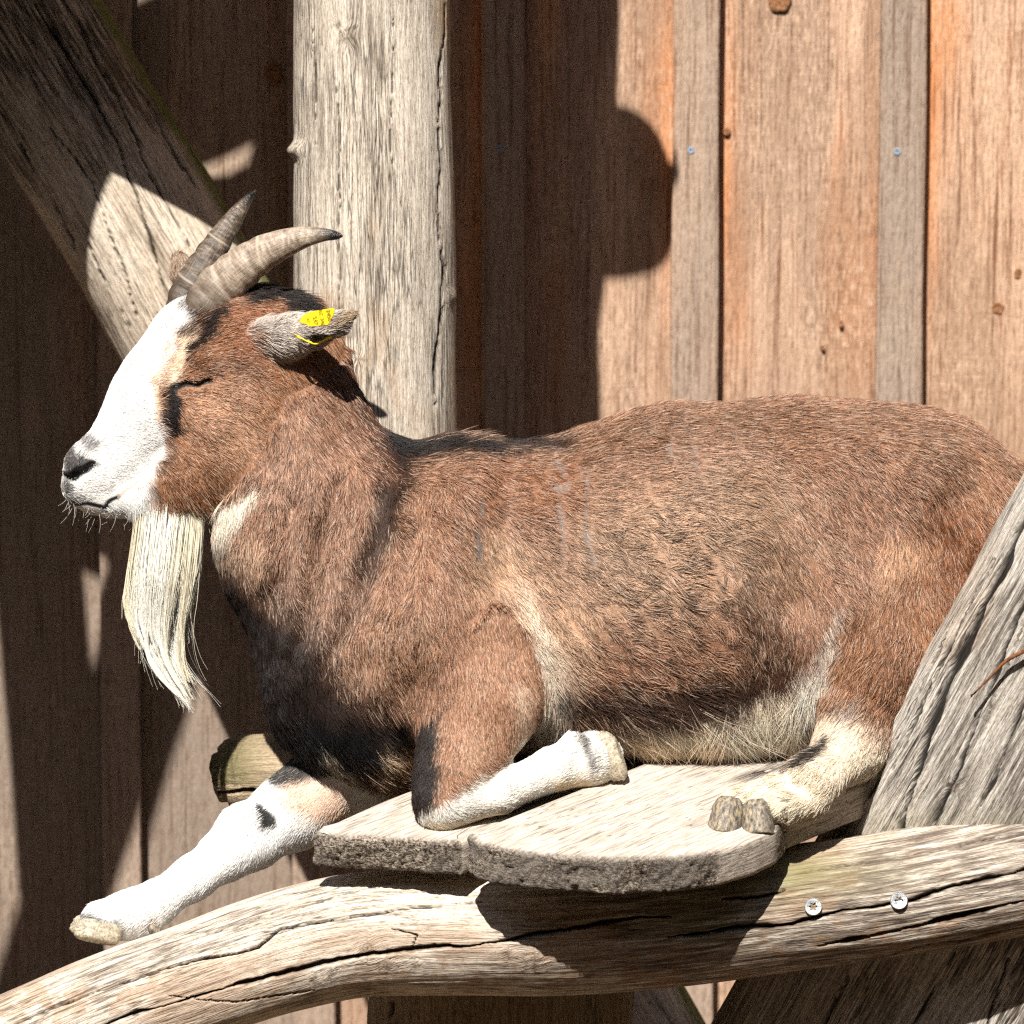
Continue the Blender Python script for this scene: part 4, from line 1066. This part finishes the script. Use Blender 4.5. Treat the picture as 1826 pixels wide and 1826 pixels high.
# ---- beard: locks of long fine hairs hanging from the chin
nl, per, K = 40, 200, 14
nb = nl * per
tf = np.linspace(0, 1, 40); tt = np.linspace(0, 1, K)
cx = np.interp(tf, [0, .12, .25, .45, .65, .82, 1], [308, 303, 297, 288, 284, 297, 336]); cy = np.interp(tf, [0, .25, .45, .65, .82, 1], [880, 995, 1070, 1135, 1190, 1252])
for _ in range(10): cx[1:-1] = .5 * cx[1:-1] + .25 * (cx[2:] + cx[:-2])
hw = np.interp(tf, [0, .1, .28, .45, .62, .8, 1], [54, 55, 58, 58, 46, 28, 16]); hz = np.interp(tf, [0, .06, .15, .35, .6, 1], [8, 15, 27, 34, 24, 6])
lf = np.clip(rng.uniform(-1.05, 1.05, nl), -1, 1); lz = rng.uniform(-1, 1, nl)
ll = .5 + .52 * rng.random(nl) ** .9 * (1 - .25 * np.abs(lf)); lph = rng.uniform(0, 6.28, (nl, 2)); lam = rng.normal(0, 1, (nl, 2)) * [7, 4]
k_ = np.repeat(np.arange(nl), per)
f0 = lf[k_] + rng.normal(0, .13, nb); w0_ = lz[k_] + rng.normal(0, .25, nb)
lb = np.minimum(ll[k_] * np.clip(rng.normal(.88, .17, nb), .3, 1.15), .86 + .2 * rng.random(nb))
sph = rng.uniform(0, 6.28, nb); sam = rng.normal(0, 2.2, nb)
strag = np.where(rng.random(nb) < .035, rng.normal(0, 34, nb), rng.normal(0, 2, nb))
chin = (rng.random(nb) < .5).astype(float); cv0 = np.where(f0 < -.1, rng.uniform(866, 914, nb), rng.uniform(894, 914, nb))
pts = np.zeros((nb, K, 3))
for q, t in enumerate(tt):
    te = t * lb
    x = np.interp(te, tf, cx); y = np.interp(te, tf, cy) + 330 * np.maximum(te - 1, 0); hwt = np.interp(te, tf, hw); hzt = np.interp(te, tf, hz)
    g = .9 * sm(.2, .75, te)
    f = f0 * (1 - g) + lf[k_] * g; z = w0_ * (1 - g) + lz[k_] * g
    f = np.clip(f, -1.1, 1.1)
    wob = (lam[k_, 0] * np.sin(te * 5 + lph[k_, 0]) + lam[k_, 1] * np.sin(te * 11 + lph[k_, 1])) * te + sam * np.sin(te * 8 + sph) * te + strag * te ** 2
    yy = y - 22 * np.clip(f0, -.2, 1) * (1 - t) ** 2; zz = 12 + z * hzt; xx = x + f * hwt + wob
    k0 = (1 - t) ** 2.2 * chin
    yy = yy + (cv0 - (880 - 22 * np.clip(f0, -.2, 1))) * k0; zz = zz * (1 - k0) + (57 - (cv0 - 872) * .42) * k0
    pts[:, q] = np.stack([xx - 913, yy - 913, zz], -1)
crm = sm(-.6, .6, noise(lf * 2 + 5, lz, 0, 9))[k_] * .8
bc = lin((250, 246, 236)) * (1 - crm[:, None]) + lin((238, 222, 178)) * crm[:, None]
bc = np.where(((f0 > .2) & (rng.random(nb) < .12))[:, None], lin((150, 146, 140)), bc) * np.exp(rng.normal(0, .06, nb))[:, None]
hair('beard', frame2world(pts.reshape(-1, 3)).reshape(nb, K, 3), rng.uniform(.00014, .00024, (nb, 1)) * np.linspace(1, .3, K)[None], np.clip(bc, 0, .94), m_beard, goat)
# ---- whiskers under the chin and lips
nw = 26
wu = rng.uniform(118, 250, nw); wv = np.interp(wu, [118, 140, 190, 250], [893, 908, 918, 918]) + rng.uniform(-8, 2, nw)
wl = rng.uniform(14, 46, nw); wa = rng.normal(1.75, .45, nw); wz = rng.uniform(-20, 45, nw)
pts = np.stack([np.stack([wu + np.cos(wa + .25 * t) * wl * t - 913, wv + np.sin(wa + .25 * t) * wl * t - 913, wz + 4 * t], -1) for t in np.linspace(0, 1, 5)], 1)
hair('whiskers', frame2world(pts.reshape(-1, 3)).reshape(nw, 5, 3), np.full((nw, 1), .00012) * np.linspace(1, .4, 5)[None], np.tile(lin((226, 218, 206)), (nw, 1)), m_beard, goat)

# ---- horns
def horn_material(name, base, light, dark):
    t = NT(name)
    sep = t.n('SeparateXYZ'); t.set(sep.inputs[0], t.attr('hc')); al, th, ring = sep.outputs
    g = t.noise(t.vmul(t.attr('hs'), (500, 500, 90)), 1, 4, .65)
    g2 = t.noise(t.vmul(t.attr('hc'), (38, 1.2, 0)), 1, 3, .6)
    c = t.ramp(g2, [(.3, dark), (.5, base), (.7, light)])
    c = t.mix(t.math('MULTIPLY', t.ramp(g, [(.45, 0.0), (.6, 1.0)]), .3), c, light)
    c = t.mix(t.math('MULTIPLY', ring, .7), c, (214, 198, 174))
    c = t.mix(t.ramp(al, [(.84, 0.0), (.95, 1.0)]), c, (26, 24, 24))
    c = t.mix(t.ramp(al, [(.2, .7), (.36, 0.0)]), c, (70, 58, 48))
    h = t.math('ADD', g, t.math('MULTIPLY', g2, 1.5))
    return t.out(c, t.ramp(al, [(.6, .55), (.95, .22)]), t.bump(h, .5, .0012), .5)
def horn(pts, flatten, keel, rings, mat, seed):
    ns, nth = 170, 64
    st = np.array([np.r_[cor(*p[:3]), p[3]] for p in pts]); c = catmull(st, ns); ctr, rad = c[:, :3], np.maximum(c[:, 3] * .93, .6)
    tg = np.gradient(ctr, axis=0); tg /= np.linalg.norm(tg, axis=1)[:, None]
    n1 = np.array([0, 0, 1.0]) - tg * tg[:, 2:3]; n1 /= np.linalg.norm(n1, axis=1)[:, None]; n2 = np.cross(tg, n1)
    al = np.r_[0, np.cumsum(np.linalg.norm(np.diff(ctr, axis=0), axis=1))]; al /= al[-1]; th = np.linspace(-math.pi, math.pi, nth, endpoint=False)
    AL, TH = np.meshgrid(al, th, indexing='ij')
    fade = sm(.75, .45, AL)
    ph = AL * rings + .25 * np.sin(TH + seed) + .3 * noise(AL * 6, AL * 0, 1, seed)
    rid = .085 * (np.abs(np.sin(math.pi * ph)) - .6) * fade + .012 * noise(AL * 60, np.cos(TH) * 2, np.sin(TH) * 2, seed + 2) * fade
    kl = keel * np.exp(-((TH + math.pi / 2) / .35) ** 2) * sm(1, .3, AL)
    R = rad[:, None] * (1 + rid + kl)
    Q = ctr[:, None] + R[..., None] * (np.cos(TH)[..., None] * n1[:, None] * flatten + np.sin(TH)[..., None] * n2[:, None])
    ringl = sm(.10, .02, np.abs((ph % 1) - .5)) * (noise(np.floor(ph), np.floor(ph), 4, seed) > .1) * fade
    ii, jj = np.meshgrid(np.arange(ns - 1), np.arange(nth), indexing='ij'); a = ii * nth + jj; b = ii * nth + (jj + 1) % nth
    Fh = np.stack([a, a + nth, b + nth, b], -1).reshape(-1, 4)
    hs = np.stack([np.cos(TH) * .02, np.sin(TH) * .02, AL * .1], -1) + seed
    o = mesh_obj('horn', frame2world(Q.reshape(-1, 3)), Fh, mat, goat, True, {'hc': np.stack([AL, TH, ringl], -1).reshape(-1, 3), 'hs': hs.reshape(-1, 3)})
    return o
mh = horn_material('horn_tan', (146, 128, 110), (190, 176, 158), (96, 82, 70))
mh2 = horn_material('horn_dark', (78, 66, 56), (140, 122, 102), (34, 28, 26))
horn([(345, 600, 28, 40), (372, 545, 42, 46), (398, 507, 46, 44), (462, 455, 60, 35), (527, 427, 76, 24), (572, 419, 88, 14), (600, 420, 94, 8), (611, 421, 96, 2)], .85, .04, 10, mh, 3)
h2 = horn([(318, 575, -12, 30), (332, 530, -20, 34), (352, 492, -26, 33), (386, 435, -44, 25), (418, 388, -62, 18), (442, 355, -74, 9), (457, 339, -80, 1.5)], .8, .12, 9, mh2, 8)
h2['label'] = 'darker far horn with a pale ridge line'

# ---- hooves and dewclaws
mo = NT('hoof_horn')
_g1 = mo.noise(mo.attr('hs'), 260, 4, .65); _g2 = mo.noise(mo.vmul(mo.attr('hs'), (40, 700, 700)), 1, 3, .6)
mo = mo.out(mo.mix(.5, mo.ramp(_g1, [(.32, (66, 60, 54)), (.48, (142, 128, 104)), (.66, (200, 188, 160))]), mo.ramp(_g2, [(.35, (120, 112, 104)), (.6, (222, 210, 186))])), .6, mo.bump(_g1, .6, .0015), .35)
mo2 = NT('hoof_horn_grey')
_g1 = mo2.noise(mo2.vmul(mo2.attr('hs'), (380, 140, 380)), 1, 5, .7)
mo2 = mo2.out(mo2.ramp(_g1, [(.36, (58, 55, 54)), (.5, (122, 113, 102)), (.64, (180, 162, 128))]), .5, mo2.bump(_g1, .6, .0015), .4)
def hoof(name, specs, mat):
    global prims
    keep_, prims = prims, []
    for pts, f, n, cut in specs: chain(pts, 0, 6, f, n, carve=cut)
    Vh, Fh = surface(prims, 2.6); prims = keep_
    Fh = Fh[(Fh >= 0).all(1)]
    for _ in range(2):
        acc = np.zeros_like(Vh); cn = np.zeros(len(Vh))
        for a_, b_ in ((0, 1), (1, 2), (2, 3), (3, 0)):
            np.add.at(acc, Fh[:, a_], Vh[Fh[:, b_]]); np.add.at(cn, Fh[:, a_], 1)
        Vh = .5 * Vh + .5 * acc / np.maximum(cn, 1)[:, None]
    return mesh_obj(name, frame2world(Vh), Fh, mat, goat, True, {'hs': Vh * S})
def claw(top, sole, toe, hw_, hl_, mat, seed, spread=1.25, dome=.3, soleround=0.0):
    """one half of a cloven hoof: rings from the hairline to a flat sole; toe = pointing direction, lengths in photo pixels"""
    top, sole = cor(*top), cor(*sole); ax = sole - top; H = np.linalg.norm(ax); ax /= H
    toe = np.array(toe, float); toe -= ax * (toe @ ax); toe /= np.linalg.norm(toe); lat = np.cross(ax, toe)
    n = 44; t = np.linspace(0, 2 * math.pi, n, endpoint=False)
    ex = np.sign(np.cos(t)) * np.abs(np.cos(t)) ** .85; ey = np.sign(np.sin(t)) * np.abs(np.sin(t)) ** .75
    Vc = []
    hs_ = list(np.linspace(-.02, .97, 12)) + [1.0]
    for h in hs_:
        g = (1 + (spread - 1) * h) * (1 - dome * max(0.0, 1 - h / .3) ** 2) * (1 - soleround * max(0.0, (h - .7) / .3) ** 2); edge = 1 if h < .99 else .95
        rr = 1 + .025 * math.sin(h * 26 + seed) + .02 * noise(t * 2, 0 * t + h * 6, seed, 5)
        taper = 1 - .4 * np.clip(ex, 0, 1) ** 2
        Vc.append(top + ax * H * h + toe * (hl_ * .16 * h) + (ex * hl_ * g * edge * rr)[:, None] * toe + (ey * hw_ * g * edge * rr * taper)[:, None] * lat)
    for f_ in (.8, .4, .03): Vc.append(sole - ax * H * .05 * (1 - f_) + toe * hl_ * .16 + (Vc[len(hs_) - 1] - sole - toe * hl_ * .16) * f_)
    Fc = []
    for k in range(len(Vc) - 1):
        for m_ in range(n): Fc.append((k * n + m_, k * n + (m_ + 1) % n, (k + 1) * n + (m_ + 1) % n, (k + 1) * n + m_))
    Vc = np.vstack(Vc)
    o = mesh_obj('hoof', frame2world(Vc), Fc, mat, goat, True, {'hs': np.stack([(Vc - top) @ lat, (Vc - top) @ ax, (Vc - top) @ toe], -1) * S + seed})
    return o
claw((1070, 1352, 178), (1106, 1339, 184), (.5, .86, .1), 22, 45, mo, 2, 1.0, .3, .3)
claw((1064, 1348, 130), (1098, 1336, 132), (.5, .86, .1), 22, 45, mo, 3, 1.0, .3, .3)
claw((182, 1642, 168), (176, 1680, 178), (-.93, -.33, .2), 21, 40, mo, 4, 1.06, .3, .16)
claw((176, 1636, 130), (168, 1672, 134), (-.93, -.33, -.1), 21, 40, mo, 5, 1.06, .3, .16)
claw((1303, 1424, 336), (1291, 1488, 348), (-.3, .1, 1), 28, 27, mo2, 6, 1.1)
claw((1350, 1428, 344), (1352, 1490, 356), (.2, .1, 1), 27, 27, mo2, 7, 1.06)
hoof('dewclaw', [([(272, 1655, 158, 9), (282, 1664, 160, 6)], 1, (0, 0, 1), False)], mo2)
hoof('dewclaw', [([(1396, 1446, 348, 10), (1400, 1456, 350, 6)], 1, (0, 0, 1), False)], mo2)

# ---- ear tag
ye = NT('yellow_plastic'); ye = ye.out(tuple(lin((250, 214, 20))) + (1,), .38, None, .5)
ink = NT('black_ink'); ink = ink.out(tuple(lin((60, 50, 20))) + (1,), .7, None, .2)
tagp = [(534, 573), (540, 563), (552, 556), (595, 549), (597, 552), (590, 571), (584, 579), (550, 582), (546, 577), (538, 576)]
def plate(name, poly, wd, th, slope, mat, parent):
    q = [P(u, v, wd + slope * (u - 560)) for u, v in poly]; q2 = [P(u + .5, v + 1, wd - th + slope * (u - 560)) for u, v in poly]; n = len(poly)
    return mesh_obj(name, np.array(q + q2), [list(range(n)), list(range(2 * n - 1, n - 1, -1))] + [[i, i + n, (i + 1) % n + n, (i + 1) % n] for i in range(n)], mat, parent, False)
tg1 = plate('ear_tag', tagp, 206, 4, .12, ye, goat)
tg1['label'] = 'yellow plastic ear tag with black numbers'
def text(s, u, v, size, parent):
    cu = bpy.data.curves.new('tag_text', 'FONT'); cu.body = s; cu.size = size * S; cu.align_x = 'CENTER'; cu.align_y = 'CENTER'
    tmp = bpy.data.objects.new('tmp', cu); COL.objects.link(tmp); bpy.context.view_layer.update()
    me_ = bpy.data.meshes.new_from_object(tmp.evaluated_get(bpy.context.evaluated_depsgraph_get())); bpy.data.objects.remove(tmp)
    me_.materials.clear(); me_.materials.append(ink); o = bpy.data.objects.new('tag_text', me_)
    o.location = P(u, v, 208 + .12 * (u - 560))
    from mathutils import Matrix
    rt = Vector(RT * .17 * 1.0 - UP * .98).normalized(); nz_ = Vector(-FW - RT * .12).normalized(); up_ = nz_.cross(rt)
    m = Matrix((rt, up_, nz_)).transposed().to_4x4(); m.translation = Vector(P(u, v, 208 + .12 * (u - 560)))
    o.matrix_world = m
    COL.objects.link(o); o.parent = parent; o.matrix_parent_inverse = parent.matrix_basis.inverted()
text('0450', 586, 562, 10, tg1); text('NC 346', 573, 565, 9, tg1); text('537', 562, 571, 10, tg1); text('AT', 549, 571, 7, tg1)
log('ear_tag', [(543, 606, 168, 1.7), (552, 610, 171, 2.0), (563, 613, 171, 2.0), (574, 609, 170, 1.7)], ye, goat, ns=24, nth=12, seed=91, lump=0)
